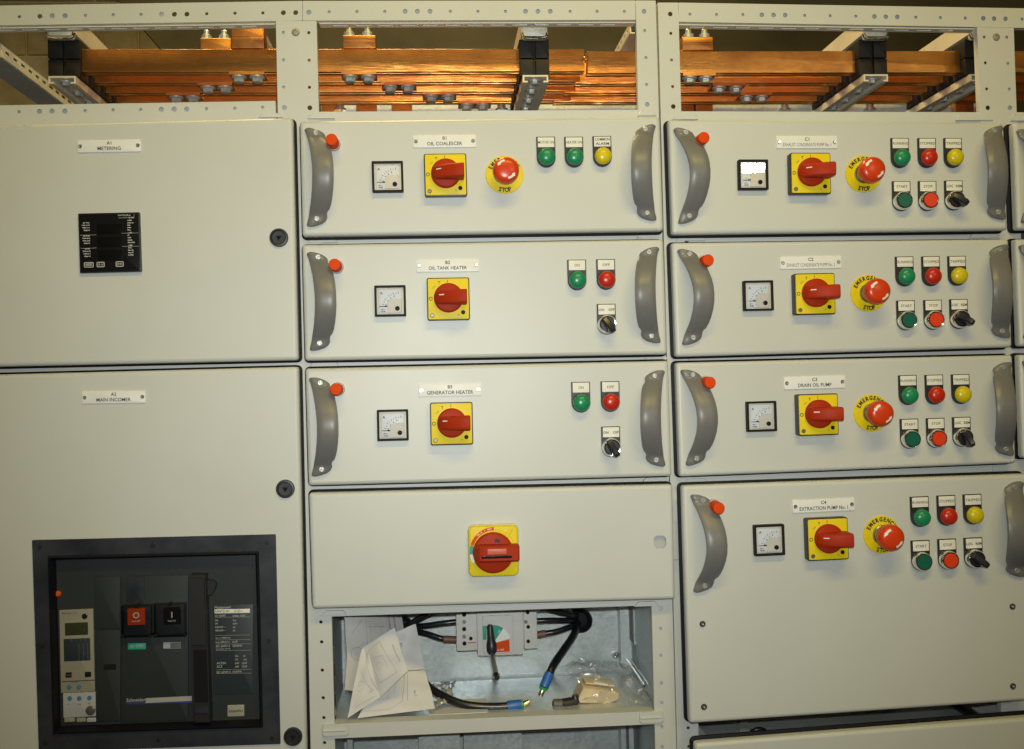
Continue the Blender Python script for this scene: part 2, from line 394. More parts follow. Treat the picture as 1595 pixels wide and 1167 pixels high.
def ammeter(q, root, px, py, tilt=0.0, lab=None):
    D = 0.009
    e = empty('ammeter', root, local(q, px, py, -D), q.rot)
    if lab: e['label'] = lab
    def bezel():
        mb = MB(); o = rounded(-0.024, 0.024, -0.024, 0.024, 0.0012, 2); i = rounded(-0.0207, 0.0207, -0.0207, 0.0207, 0.001, 2)
        n = len(o); mb.rings([[(x, 0, z) for x, z in o], [(x, -D, z) for x, z in o], [(x, -D, z) for x, z in i], [(x, -D + 0.004, z) for x, z in i]], False, False)
        return mb.mesh(mat('bezel_black', (0.014, 0.014, 0.015), 0.6, spec=0.15))
    obj('bezel', shared('bezel', bezel), e)
    obj('surround', shared('amsur', lambda: MB().rbox(-0.0206, 0.0206, -0.0206, 0.0206, 0, -D + 0.0042, 0.001, 0.0003).mesh(ivory)), e)
    obj('dial', shared('amdial', lambda: MB().rbox(-0.0172, 0.0172, -0.0182, 0.0180, 0, -D + 0.0037, 0.0008, 0.0003).mesh(white)), e)
    def cover():
        pts = [(0.0172, -0.0188), (-0.0045, -0.0188)] + [(-0.0045 + 0.0085 * (1 - math.cos(a)), 0.0035 + -0.0085 * (1 - math.sin(a))) for a in [PI / 2 * k / 6 for k in range(7)]] + [(0.0172, 0.0035)]
        return MB().prism(pts, -D + 0.005, -D + 0.0018, 0.0004).mesh(ivory)
    obj('mechanism_cover', shared('amcov', cover), e)
    def scale_():
        mb = MB(); y = -D + 0.0033; cx, cz, r = 0.0125, -0.0125, 0.0235
        for k in range(11):
            a = PI * 0.5 + PI * 0.5 * (k / 10); L = 0.0032 if k % 2 == 0 else 0.002
            ca, sa = math.cos(a), math.sin(a); t = 0.00032
            mb.add([(cx + ca * r - sa * t, y, cz + sa * r + ca * t), (cx + ca * r + sa * t, y, cz + sa * r - ca * t), (cx + ca * (r + L) + sa * t, y, cz + sa * (r + L) - ca * t), (cx + ca * (r + L) - sa * t, y, cz + sa * (r + L) + ca * t)], [(0, 1, 2, 3)])
        for k, s_ in ((0.2, '2'), (0.42, '4'), (0.62, '6'), (0.8, '8')):
            a = PI - PI * 0.5 * k; mb.text(s_, 0.0024, cx + math.cos(a) * 0.0205, cz + math.sin(a) * 0.0205 - 0.001, y)
        mb.text('A', 0.0038, -0.0135, 0.0105, y); mb.text('CL 1.5', 0.0017, -0.0115, -0.0138, y); mb.text('90/BS', 0.0022, -0.0110, -0.0172, y)
        return mb.mesh(ink, 0)
    obj('scale', shared('amscale', scale_), e)
    obj('needle', shared('amneedle', lambda: MB().box(-0.0165, -0.004, -D + 0.0022, -D + 0.0026, -0.0088, -0.0078).box(-0.0085, -0.004, -D + 0.0020, -D + 0.0027, -0.0092, -0.0072).mesh(ink)), e)
    obj('zero_screw', shared('amscrew', lambda: MB().lathe([(0.0036, -D + 0.004), (0.0036, -D + 0.0005), (0.0028, -D), (0.0016, -D), (0.0014, -D + 0.0006), (0, -D + 0.0006)], 18, 0.0108, -0.0118).mesh(rubber)), e)
    g = obj('glass', shared('amglass', lambda: MB().box(-0.0190, 0.0190, -0.0004, 0.0, -0.0192, 0.0190).mesh(glass)), e, (0, -D + 0.0012, 0))
    g.rotation_euler = (tilt, 0, 0) if not isinstance(tilt, tuple) else (tilt[0], 0, tilt[1])

def rot_switch(q, root, px, py):
    """red rotary isolator handle on a square yellow plate"""
    e = empty('isolator_switch', root, local(q, px, py, -0.016), q.rot)
    obj('base', shared('isobase', lambda: MB().rbox(-0.0328, 0.0328, -0.0328, 0.0328, 0, -0.0145, 0.003, 0.0008).mesh(blackpl)), e)
    obj('plate', shared('isoplate', lambda: MB().rbox(-0.0312, 0.0312, -0.0312, 0.0312, -0.0142, -0.016, 0.002, 0.0004).mesh(yellow)), e)
    def marks():
        mb = MB(); y = -0.0163
        for a, b in zip(*[[(-0.0272 + r * math.cos(t), r * math.sin(t) + 0.0005) for t in [2 * PI * k / 16 for k in range(16)]] for r in (0.0029, 0.0019)]): pass
        o = circle(-0.0272, 0.0005, 0.0029, 16); i = circle(-0.0272, 0.0005, 0.0019, 16)
        mb.add([(x, y, z) for x, z in o + i], [(k, (k + 1) % 16, 16 + (k + 1) % 16, 16 + k) for k in range(16)])
        mb.text('I', 0.0042, -0.0008, 0.0252, y); mb.text('T', 0.0042, -0.0138, 0.0228, y)
        return mb.mesh(ink, 0)
    obj('position_marks', shared('isomarks', marks), e)
    obj('test_mark', shared('isotest', lambda: MB().text('OFF', 0.0024, -0.0205, 0.0172, -0.0163, ang=0.7).text('o', 0.004, 0.0155, -0.0262, -0.0163).mesh(faintink, 0)), e)
    obj('padlock_hole', shared('isohole', lambda: MB().lathe([(0.0033, -0.016), (0.0033, -0.0166), (0.0022, -0.0168), (0.002, -0.0164), (0, -0.0164)], 16, 0.0222, -0.0212).mesh(rubber)), e)
    obj('fixing_screw', shared('isoscr', lambda: MB().lathe([(0.0034, -0.016), (0.0034, -0.0168), (0.0026, -0.0174), (0.001, -0.0174), (0.001, -0.0166), (0, -0.0166)], 14, -0.0252, -0.0252).mesh(mat('dull_screw', (0.2, 0.19, 0.15), 0.45, 0.6))), e)
    def knob():
        mb = MB(); mb.lathe([(0.0226, -0.0161), (0.0226, -0.0215), (0.0216, -0.0232), (0.0195, -0.0240), (0, -0.0243)], 44)
        # grip: tapered bar growing out of the disc towards the right
        prof = [(-0.0208, -0.0232, 0.0075), (-0.0198, -0.0270, 0.0088), (-0.0150, -0.0325, 0.0098), (-0.004, -0.0400, 0.0102), (0.008, -0.0455, 0.0105), (0.0180, -0.0485, 0.0107), (0.0262, -0.0495, 0.0108), (0.0276, -0.0485, 0.0103)]
        rg = []
        for x, y, hz in prof:
            yb = -0.0205; rg.append([(x, yb, -hz * 1.04)] + [(x, y + 0.004 * (1 - math.sin(a)), -hz + 0.004 * (1 - math.cos(a))) for a in (0, 0.5, 1.0, PI / 2)] + [(x, y + 0.004 * (1 - math.sin(a)), hz - 0.004 * (1 - math.cos(a))) for a in (PI / 2, 1.0, 0.5, 0)] + [(x, yb, hz * 1.04)])
        mb.rings(rg)
        mb.box(0.016, 0.0276, -0.0215, -0.0170, -0.0104, 0.0104)
        return mb.mesh(rosered, 40)
    k = obj('knob', shared('isoknob', knob), e, (0.0003, 0, 0.0012))
    obj('pointer_mark', shared('isoptr', lambda: MB().add([(-0.0145, -0.0334, 0.0028), (-0.0070, -0.0385, 0.0028), (-0.0070, -0.0385, 0.0044), (-0.0145, -0.0334, 0.0044)], [(0, 1, 2, 3)]).mesh(whiteink, 0)), e, (0.0003, 0, 0.0012))

def arc_text(mb, s_, h, rad, a_mid, step, y, flip=False, bold=0.045):
    n = len(s_)
    for k, ch in enumerate(s_):
        a = a_mid + (((n - 1) / 2 - k) * step if not flip else (k - (n - 1) / 2) * step)
        rr = rad; x, z = rr * math.cos(a), rr * math.sin(a)
        mb.text(ch, h, x, z, y, ang=(a - PI / 2) if not flip else (a + PI / 2), wide=0.86, bold=bold)

def estop(q, root, px, py, spin=0.0):
    """px, py: centre of the yellow disc"""
    e = empty('emergency_stop', root, local(q, px, py, -0.002), q.rot)
    obj('disc', shared('esdisc', lambda: MB().lathe([(0.0298, 0), (0.0298, -0.0014), (0.0292, -0.002), (0, -0.002)], 48).mesh(yellow)), e)
    def letters():
        mb = MB(); arc_text(mb, 'EMERGENCY', 0.0062, 0.0212, PI / 2 + 0.05, 0.262, -0.0024); return mb.mesh(ink, 0)
    def letters2():
        mb = MB(); arc_text(mb, 'STOP', 0.0068, 0.0275, -PI / 2, 0.215, -0.0024, True); return mb.mesh(ink, 0)
    obj('lettering', shared('esletters', letters), e); obj('lettering', shared('esletters2', letters2), e)
    obj('collar', shared('escollar', lambda: MB().lathe([(0.0158, -0.002), (0.0158, -0.006), (0.0140, -0.0075), (0.0132, -0.013), (0.0118, -0.0135), (0.0112, -0.026), (0, -0.026)], 30).mesh(mat('brushed_collar', (0.42, 0.40, 0.34), 0.28, 0.9))), e)
    HP = [(0.0105, -0.0180), (0.0165, -0.0200), (0.0195, -0.0232), (0.0203, -0.0290), (0.0201, -0.0345), (0.0190, -0.0385), (0.0165, -0.0412), (0.012, -0.0428), (0.006, -0.0436), (0, -0.0438)]
    obj('push_head', shared('eshead', lambda: MB().lathe(HP, 44).mesh(estopred, 60)), e)
    def yat(r):
        for (r0, y0), (r1, y1) in zip(HP[4:], HP[5:]):
            if r1 <= r <= r0: return y1 + (y0 - y1) * (r - r1) / (r0 - r1)
        return HP[-1][1]
    def arrows():
        mb = MB()
        for base in (1.75, 1.75 + PI):
            n = 10; row = []
            for k in range(n + 1):
                a = base + 1.0 * k / n; wd = 0.0016 if k < n - 3 else 0.0026 * (n - k) / 3 + 0.0002
                row.append([((0.0138 + s * wd) * math.cos(a), yat(0.0138 + s * wd) - 0.00035, (0.0138 + s * wd) * math.sin(a)) for s in (-1, 0, 1)])
            for k in range(n):
                for j in range(2): mb.add([row[k][j], row[k][j + 1], row[k + 1][j + 1], row[k + 1][j]], [(0, 1, 2, 3)])
        return mb.mesh(whiteink)
    obj('twist_arrows', shared('esarrows', arrows), e, rot=spin)

def legend_mesh():
    pts = [(-0.0148, 0.0), (0.0148, 0.0), (0.0148, -0.0330)] + [(0.0148 * math.cos(a), -0.0330 - 0.0152 * math.sin(a)) for a in [PI * k / 14 for k in range(1, 14)]] + [(-0.0148, -0.0330)]
    return MB().prism(pts[::-1], 0, -0.0042, 0.0005).mesh(blackpl)
def control(q, root, kind, cx, top, legend, color=None, ang=-0.9):
    """22 mm control with its legend holder; cx, top: middle of the holder's top edge"""
    nm = {'lamp': 'indicator_lamp', 'push': 'push_button', 'turn': 'selector_switch'}[kind]
    flat = legend.replace('|', ' ')
    e = empty(nm, root, local(q, cx, top, -0.0042), q.rot,
              label={'lamp': '%s indicator lamp with legend %s' % (color, flat), 'push': '%s push button with legend %s' % ({'dgreen': 'green', 'orange': 'red'}.get(color), flat), 'turn': 'black selector switch with legend %s' % flat}[kind])
    obj('legend_holder', shared('legend', legend_mesh), e)
    obj('legend_card', shared('card', lambda: MB().rbox(-0.0128, 0.0132, -0.0166, -0.0012, -0.0040, -0.0048, 0.0006, 0.0002).mesh(cream)), e)
    mb = MB(); ls = legend.split('|'); y = -0.0051
    if len(ls) == 2: mb.text(ls[0], 0.0042, 0.0002, -0.0073, y, w=0.0235); MB().text(ls[1], 0.0042, 0.0002, -0.0142, y, w=0.0215).build('lettering', greyink, e, smooth=0)
    elif kind == 'turn': 
        a, b = legend.split(); mb.text(a, 0.0040, -0.0122, -0.0112, y, align=-1, wide=0.95); MB().text(b, 0.0040, 0.0126, -0.0112, y, align=1, wide=0.95).build('lettering', greyink, e, smooth=0)
    else:
        wd = min(0.0250, 0.0034 * len(legend) + 0.0012); mb.text(legend, 0.0042, 0.0002, -0.0110, y, w=wd, bold=0.004)
    mb.build('lettering', greyink, e, smooth=0)
    cz = -0.0325
    if kind == 'lamp':
        obj('bezel', shared('lampbezel', lambda: MB().lathe([(0.0146, 0), (0.0146, -0.0068), (0.0138, -0.0085), (0.0132, -0.0085), (0.0132, -0.005)], 32, 0, cz, cap1=False).mesh(blackpl)), e)
        obj('lens', shared(('lens', color), lambda: MB().lathe([(0.0133, -0.004), (0.0133, -0.0105), (0.0129, -0.0128), (0.0118, -0.0152), (0.0096, -0.0172), (0.0066, -0.0186), (0.0033, -0.0194), (0, -0.0196)], 32, 0, cz).mesh(LENS[color], 60)), e)
    else:
        obj('bezel', shared('pushbezel', lambda: MB().lathe([(0.0148, 0), (0.0148, -0.0075), (0.0142, -0.0130), (0.0128, -0.0148), (0.0118, -0.0146), (0.0116, -0.0110)], 34, 0, cz, cap1=False).mesh(chrome)), e)
        if kind == 'push':
            obj('button_cap', shared(('cap', color), lambda: MB().lathe([(0.0113, -0.008), (0.0113, -0.0150), (0.0106, -0.0158), (0, -0.0158)], 32, 0, cz).mesh(LENS[color])), e)
        else:
            obj('dial', shared('seldial', lambda: MB().lathe([(0.0116, -0.008), (0.0116, -0.0140), (0.0108, -0.0150), (0, -0.0152)], 32).mesh(blackpl)), e, (0, 0, cz))
            def lever():
                prof = [(-0.0116, -0.0158, 0.0040), (-0.0105, -0.0215, 0.0046), (0.0, -0.0262, 0.0050), (0.0098, -0.0286, 0.0050), (0.0142, -0.0276, 0.0042), (0.0150, -0.0250, 0.0036)]
                rg = []
                for x, y, h_ in prof: rg.append([(x, -0.0140, -h_ * 1.25), (x, y + 0.002, -h_), (x, y, -h_ * 0.6), (x, y, h_ * 0.6), (x, y + 0.002, h_), (x, -0.0140, h_ * 1.25)])
                return MB().rings(rg).mesh(mat('selector_black', (0.02, 0.02, 0.022), 0.22), 25)
            obj('lever', shared('sellever', lever), e, (0, 0, cz), ang)

HZ = [(74.6, -13.5, -9.5), (74.2, -15.6, -6.0), (73.0, -17.2, -1.2), (70.5, -17.7, 5.2), (66.5, -15.8, 11.5), (63, -14.8, 14), (58, -13, 14.8), (55, -12, 15.6), (51.5, -10.8, 19.5), (45, -9, 22.3), (36, -6.7, 24.8),
      (24, -4.5, 27.2), (12, -3, 28.6), (0, -2.5, 29), (-12, -2.9, 28.8), (-24, -4.1, 27.6), (-36, -6, 25.4), (-45, -8, 23), (-51.5, -9.8, 20), (-55, -10.8, 16.4), (-58, -11.6, 15.3), (-64, -13.2, 15.2), (-69, -14.6, 12.5),
      (-73, -15.8, 7), (-75.6, -16.0, 0), (-76.9, -14.6, -5), (-77.4, -12.8, -8.6)]
def handle_mesh(side):
    rg = []; N = 8
    for z, xl, xr in HZ:
        az = abs(z); yf = -(8.5 + (33 * math.cos(PI / 2 * az / 62) ** 0.9 if az < 62 else 0)); th = 8.0
        if az > 70: yf += (az - 70) * 0.45
        ring = []
        for k in range(N + 1):
            t = k / N; x = xl + (xr - xl) * t; e_ = abs(2 * t - 1)
            ring.append((x, yf + 3.2 * e_ ** 4, z))
        for k in range(N, -1, -1):
            t = k / N; x = xl + (xr - xl) * t; ring.append((x, min(yf + th - 1.0 * abs(2 * t - 1) ** 4, -0.0) if True else 0, z))
        rg.append([(side * a * mm, b * mm, c * mm) for a, b, c in ring])
    return MB().rings(rg).mesh(handlem, 50)
def handle(q, root, t, b, side):
    a, c = Vector(local(q, *t, -0.0088)), Vector(local(q, *b, -0.0088)); mid = (a + c) / 2; d = a - c
    ang = math.atan2(-d.x, d.z)
    h = obj('handle', shared(('handle', side), lambda: handle_mesh(side)), root, mid, ang)
    for dz in (0.066, -0.066): screw(h, (0, -0.0078, dz), 0.0048, h=0.0028, m_=mat('dull_zinc_screw', (0.42, 0.43, 0.41), 0.38, 0.6, var=0.25, vscale=300, bump=0.5, bscale=500))

def interlock_knob(q, root, px, py):
    e = empty('interlock_knob', root, local(q, px, py, -0.034), q.rot)
    obj('collar', shared('ikcol', lambda: MB().lathe([(0.0108, 0), (0.0108, -0.006), (0.0100, -0.0072), (0.0092, -0.0072)], 24).mesh(clear_grey)), e)
    obj('cap', shared('ikcap', lambda: MB().lathe([(0.0092, -0.004), (0.0090, -0.0325), (0.0084, -0.034), (0.0070, -0.0343), (0, -0.0343)], 26).mesh(capred)), e)

DEPTH, FY = 0.022, 0.026     # door thickness, plane of the frame's front face
def panel(q, root, holes=[], name='front_panel'):
    tray(q, 0.0145, holes=holes).build(name, paint, root)
    g = 0.0032; mb = MB()     # black strip darkening the gap behind the door like its shadow
    o = rounded(-g, q.W + g, -g, q.H + g, 0.008, 4); i = rounded(0.004, q.W - 0.004, 0.004, q.H - 0.004, 0.004, 4)
    s_ = rounded(0.0012, q.W - 0.0012, 0.0012, q.H - 0.0012, 0.004, 4)
    mb.rings([[(x, 0.0142, z) for x, z in s_], [(x, 0.0205, z) for x, z in s_], [(x, DEPTH, z) for x, z in o], [(x, DEPTH + 0.0034, z) for x, z in o], [(x, DEPTH + 0.0034, z) for x, z in i]], False, False)
    mb.mapped(q.map).build('gap_shade_strip', rubber, root)
DRAWERS = 'withdrawable drawers of the switchboard'
def drawer(label, quad, group=DRAWERS, name='switchboard_drawer', cat='drawer', holes=None):
    root = thing(name, label, cat, quad.at, group); panel(quad, root, holes or [])
    return root

# ================================================================== THE SETTING BEHIND
YW = 2.7
wl, wr = P(-160, 100, YW).x, P(560, 100, YW).x; zb, zt = P(100, 330, YW).z, P(100, -60, YW).z
wall = MB().box(wl, wr, YW + 0.012, YW + 0.15, zb, zt).build('back_wall', mortar, kind='structure', label='blockwork wall behind the switchboard')
zj = P(60, 87, YW).z
BW, BH = 0.452, 0.225
for k in range(-5, 4):
    xo = P(40, 60, YW).x + (0 if k % 2 == 0 else BW * 0.62)
    for j in range(-4, 8):
        x0 = xo + j * BW; z0 = zj + k * BH
        if x0 + BW < wl or x0 > wr or z0 + BH < zb or z0 > zt: continue
        dy = random.uniform(-0.003, 0.003)
        MB().rbox(x0 + 0.005, x0 + BW - 0.005, z0 + 0.005, z0 + BH - 0.005, YW + 0.02, YW + dy, 0.004, 0.004).build('block', blockm, wall)
# dark sloping soffit that hides the wall to the right
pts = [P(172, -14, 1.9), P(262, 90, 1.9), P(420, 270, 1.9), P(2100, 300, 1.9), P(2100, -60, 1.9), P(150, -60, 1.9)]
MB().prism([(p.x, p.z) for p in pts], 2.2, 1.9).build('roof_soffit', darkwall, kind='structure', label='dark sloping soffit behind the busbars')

# ================================================================== CUBICLE FRAMES
def rail_holes(q, pts, Y):
    out = []
    for px, py, r in pts:
        x, z = q.inv(px, py, Y); out.append(circle(x, z, r * mm, 14))
    return out
def member(root, name, quad, Y, holes=(), depth=0.012, back=(0, 1), m_=None):
    """folded steel post or rail: perforated face with returns, hollow behind"""
    q = quad; mb = MB(); hs = rail_holes(q, holes, Y)
    bev = 0.0015
    mb.plate(rounded(0, q.W, 0, q.H, 0.0012, 2), hs, 0, 0.0018)
    mb.box(0, 0.0018, 0.0020, depth, 0, q.H).box(q.W - 0.0018, q.W, 0.0020, depth, 0, q.H)
    mb.box(0.002, q.W - 0.002, 0.0020, depth, 0, 0.0018).box(0.002, q.W - 0.002, 0.0020, depth, q.H - 0.0018, q.H)
    if back: mb.box(max(0.002, q.W * back[0]), min(q.W - 0.002, q.W * back[1]), depth - 0.002, depth, 0.002, q.H - 0.002)
    p = q.at - root.location
    return mb.mapped(q.map).build(name, m_ or framepaint, root, p)
S3, B4r = 2.6, 3.9
def clip(root, px0, py0, px1, py1, Y, ridge=False, flip=1):
    a, b = P(px0, py1, Y), P(px1, py0, Y); mb = MB()
    W_, H_ = b.x - a.x, b.z - a.z
    pts = [(0, 0), (W_, 0), (W_ - 0.004, H_ * 0.75), (W_ - 0.008, H_), (0.008, H_), (0.004, H_ * 0.75)] if not ridge else rounded(0, W_, 0, H_, H_ * 0.28, 3)
    mb.prism(pts, 0.0015, -0.0022, 0.001)
    if ridge: mb.rbox(W_ * 0.05, W_ * 0.88, H_ * 0.42, H_ * 0.56, -0.002, -0.0040, 0.001, 0.0008)
    mb.build('rail_clip', framepaint, root, a - root.location)

# ---- left cubicle
fa = thing('cubicle_frame', 'perforated light grey steel frame of the left cubicle holding the metering door', 'frame', P(170, 1200, FY), 'cubicle frames of the switchboard')
top_a = [(30, 26, S3), (62, 25.4, B4r), (81.4, 25, B4r), (101.4, 24.8, B4r), (133, 24.2, S3), (176.5, 23.3, S3), (219.7, 22.6, S3), (251.6, 22.4, B4r), (271.5, 22.2, B4r), (291, 22, B4r), (322, 21.4, S3), (366, 20.6, S3), (409.4, 20.2, S3), (441.3, 19.8, B4r), (460.5, 19.6, B4r)]
member(fa, 'rail', Quad((-110, 10.5), (471, 1.5), (471, 32.2), (-110, 41.5), FY), FY, top_a, back=(0.3, 0.62))
mb = MB()     # slotted underside lip of the top rail
def lip(root, pxa, pya, pxb, pyb, Y, n):
    a, b = P(pxa, pya, Y), P(pxb, pyb, Y); L = (b - a).length; ang = math.atan2(b.z - a.z, b.x - a.x)
    hs = [rounded(0.02 + k * (L - 0.04) / n, 0.02 + k * (L - 0.04) / n + 0.024, 0.004, 0.010, 0.002, 2) for k in range(n)]
    mb = MB().plate([(0, 0.0), (L, 0.0), (L, 0.017), (0, 0.017)], hs, 0, 0.0016)
    mb.v = [(x, z + 0.002, y) for x, y, z in mb.v]
    mb.build('slotted_lip', framepaint, root, a - root.location + Vector((0, 0.0005, -0.0035)), ang)
lip(fa, -60, 41, 428, 34, FY, 13)
low_a = [(30, 174.5, S3), (62, 174, B4r), (81.4, 173.6, B4r), (101.4, 173.6, B4r), (133, 173, S3), (176.5, 171.8, S3), (219.7, 171, S3), (251.6, 170.7, B4r), (271.5, 170.6, B4r), (291, 170.5, B4r), (322, 170, S3), (366, 169, S3), (409.4, 167.7, S3)]
member(fa, 'rail', Quad((-110, 166), (429, 157.3), (430, 198), (-110, 207), FY), FY + 0.001, low_a)
member(fa, 'rail', Quad((-105, 555), (440, 549), (441, 592), (-105, 600), FY + 0.002), FY + 0.002)
post_ab = member(fa, 'post', Quad((429.7, 32.8), (493, 32.8), (525, 1290), (456, 1290), FY), FY,
    [(441.3, 51, S3), (441.5, 93.7, S3), (442, 136, S3), (443, 168, B4r), (481, 51, S3), (481.5, 94, S3), (482, 136, S3), (482.6, 168, B4r)] +
    [(499.8, 969, S3), (501, 1000, S3), (502, 1044, S3), (503.5, 1087, S3), (504.5, 1118, S3), (505.5, 1157, S3)], back=(0, 0.5))
def rivet(root, px, py, Y=FY):
    MB().lathe([(0.0062, 0), (0.0062, -0.001), (0.005, -0.0022), (0.0030, -0.0024), (0.0024, -0.001), (0, -0.001)], 16).build('rivet', mat('dull_rivet', (0.36, 0.34, 0.27), 0.4, 0.5), root, P(px, py, Y) - root.location)
rivet(fa, 460.6, 50.5)
clip(fa, 403, 176.5, 441, 183.5, FY - 0.0005)
# ---- middle cubicle
fb = thing('cubicle_frame', 'perforated light grey steel frame of the middle cubicle with galvanised compartment at its foot', 'frame', P(760, 1200, FY), 'cubicle frames of the switchboard')
top_b = [(481, 19.4, B4r), (512.7, 18.8, S3), (556, 18.4, S3), (599.3, 18.2, S3), (631, 18, B4r), (650, 18, B4r), (669.8, 18, B4r), (701.5, 18, S3), (744.4, 18, S3), (787.3, 18, S3), (818.5, 18, B4r), (837.8, 18, B4r), (857, 18, B4r), (888, 18, S3), (930, 18, S3), (972.4, 18, S3)]
member(fb, 'rail', Quad((471.6, 1.5), (989.5, 0.8), (990, 31), (471.6, 32.2), FY), FY, top_b)
lip(fb, 497, 33, 990, 31.5, FY, 13)
member(fb, 'rail', Quad((493, 174.3), (998, 171.2), (998, 205), (493, 208), FY + 0.0015), FY + 0.0015)
post_b = member(fb, 'post', Quad((990, 0.8), (1021.3, 1.0), (1057, 1290), (1024, 1290), FY), FY,
    [(1003, 18, B4r), (1004, 48, S3), (1006, 90, S3), (1007, 132, S3), (1008, 163, B4r)] +
    [(1028.3, 948, B4r), (1028.7, 979, S3), (1029.2, 1021, S3), (1030, 1064, S3), (1030.4, 1094.5, S3), (1030.9, 1132, S3), (1031.5, 1163.5, S3)])
for y0, y1, y2, y3 in ((352, 397, 388, 343), (546, 590, 578, 536), (741, 783, 770, 727)):
    member(fb, 'rail', Quad((495, y0), (1005, y3), (1006, y2), (495, y1), FY + 0.003), FY + 0.003)
clip(fb, 479, 176.6, 522, 185.5, FY - 0.0005); clip(fb, 993, 171.5, 1022, 181, FY - 0.0005)
clip(fb, 480, 368, 526, 379, FY + 0.001); clip(fb, 992, 361, 1030, 371, FY + 0.001)
clip(fb, 482, 562, 528, 572, FY + 0.001); clip(fb, 1004, 552, 1040, 561, FY + 0.001)
clip(fb, 1000, 743, 1042, 752, FY + 0.001)
# ---- right cubicle
fc = thing('cubicle_frame', 'perforated light grey steel frame of the right cubicle beside the seam', 'frame', P(1300, 1200, FY), 'cubicle frames of the switchboard')
top_c = [(1074.6, 22.4, S3), (1116, 22.8, S3), (1157, 23, S3), (1186.5, 23.4, B4r), (1204.8, 23.6, B4r), (1223, 23.8, B4r), (1253.3, 24.2, S3), (1293, 24.8, S3), (1333, 25.4, S3), (1361.8, 26, B4r), (1379.7, 26.3, B4r), (1397.6, 26.6, B4r), (1426.3, 27, S3), (1464.8, 27.6, S3), (1503.5, 28.4, S3), (1531.5, 28.8, B4r), (1548.3, 29.2, B4r), (1566.2, 29.5, B4r), (1592, 30, S3)]
member(fc, 'rail', Quad((1056.9, 4.2), (1710, 15), (1710, 45.5), (1057.2, 34), FY), FY, top_c)
lip(fc, 1058, 35, 1520, 42, FY, 12)
member(fc, 'post', Quad((1024.6, 4.2), (1056.4, 4.2), (1092, 1290), (1058, 1290), FY), FY,
    [(1044, 22, B4r), (1045, 52, S3), (1046, 93.6, S3), (1047.8, 135, S3), (1048.8, 166, B4r), (1072, 1134, S3), (1073, 1163, S3)], back=None)
member(fc, 'rail', Quad((1056, 173.5), (1532, 175), (1532, 208), (1056, 208), FY + 0.0015), FY + 0.0015)
member(fc, 'post', Quad((1522, 42.5), (1579, 43.5), (1622, 1290), (1566, 1290), FY), FY,
    [(1533, 58, S3), (1535, 98, S3), (1537, 138.6, S3), (1538.8, 168, B4r), (1568, 58, S3), (1570, 99, S3), (1572, 139, S3), (1573, 168, B4r)], back=(0.5, 1))
rivet(fc, 1551.6, 58)
for y0, y1, y2, y3 in ((350, 392, 384, 345), (540, 580, 566, 530), (728, 772, 752, 710)):
    member(fc, 'rail', Quad((1072, y0), (1550, y3), (1552, y2), (1073, y1), FY + 0.003), FY + 0.003)
clip(fc, 1047, 177, 1087, 187, FY - 0.0005); clip(fc, 1488, 178, 1546, 188, FY - 0.0005)
clip(fc, 1052, 365, 1098, 376, FY + 0.001); clip(fc, 1510, 361, 1556, 371, FY + 0.001)
clip(fc, 1064, 745, 1104, 754, FY + 0.001)
clip(fc, 1574, 178, 1600, 189, FY - 0.0005)
member(fc, 'rail', Quad((1579.5, 175), (1720, 176), (1720, 208), (1579.5, 208), FY + 0.0015), FY + 0.0015)
for y0, y1 in ((345, 384), (530, 568), (712, 752)):
    member(fc, 'rail', Quad((1603, y0), (1720, y0 - 4), (1720, y1 - 4), (1603, y1), FY + 0.003), FY + 0.003)

# unseen plates and backs added to keep rear lamplight out of the compartments
for fr_, x0, x1 in ((fa, -112, 460), (fb, 464, 1022), (fc, 1030, 1722)):
    a, b = P(x0, 196, FY + 0.02), P(x1, 196, FY + 0.02); o = fr_.location; zz = P(760, 192, FY + 0.02).z - 0.004
    MB().box(a.x - o.x, b.x - o.x, 0.016, 0.62, zz - 0.002 - o.z, zz - o.z).build('light_block_plate', mat('light_block_board', (0.030, 0.022, 0.014), 0.7, var=0.2), fr_, smooth=0)  # unseen; coloured dark so no light bounces up onto the bars
    MB().box(a.x - o.x, b.x - o.x, 0.60, 0.602, -0.4, zz - 0.003 - o.z).build('light_block_back', galv, fr_, smooth=0)

# ================================================================== DOORS AND DRAWERS
# ---- B column
qB1 = Quad((466.5, 188.5), (1028.5, 182), (1034, 359.5), (470.5, 368))
d = drawer('drawer nameplated B1 OIL COALESCER, top of the middle column', qB1)
nameplate(qB1, d, 692.5, 219.8, 'B1', 'OIL COALESCER', 56)
ammeter(qB1, d, 603.7, 275); rot_switch(qB1, d, 694, 272); estop(qB1, d, 786, 272)
for cx, t, c in ((850, 'MOTOR ON', 'green'), (893.6, 'HEATER ON', 'green'), (937.6, 'COMMON|ALARM', 'yellow')): control(qB1, d, 'lamp', cx, 213 if cx < 930 else 212, t, c)
handle(qB1, d, (492, 208), (493.5, 340), 1); handle(qB1, d, (1005.2, 202.2), (1008, 331), -1); interlock_knob(qB1, d, 516.2, 217)
qB2 = Quad((470, 381), (1034, 372.5), (1040, 552), (474.5, 562))
d = drawer('drawer nameplated B2 OIL TANK HEATER, second in the middle column', qB2)
nameplate(qB2, d, 697.5, 413.5, 'B2', 'OIL TANK HEATER', 61)
ammeter(qB2, d, 607.7, 468.7); rot_switch(qB2, d, 698.4, 465.5)
control(qB2, d, 'lamp', 898.3, 404.5, 'ON', 'green'); control(qB2, d, 'lamp', 943.5, 403.8, 'OFF', 'red'); control(qB2, d, 'turn', 944.3, 473.5, 'ON OFF', ang=-1.02)
handle(qB2, d, (495.5, 402), (498, 533.5), 1); handle(qB2, d, (1010.7, 393.4), (1014.4, 523), -1); interlock_knob(qB2, d, 521, 412)
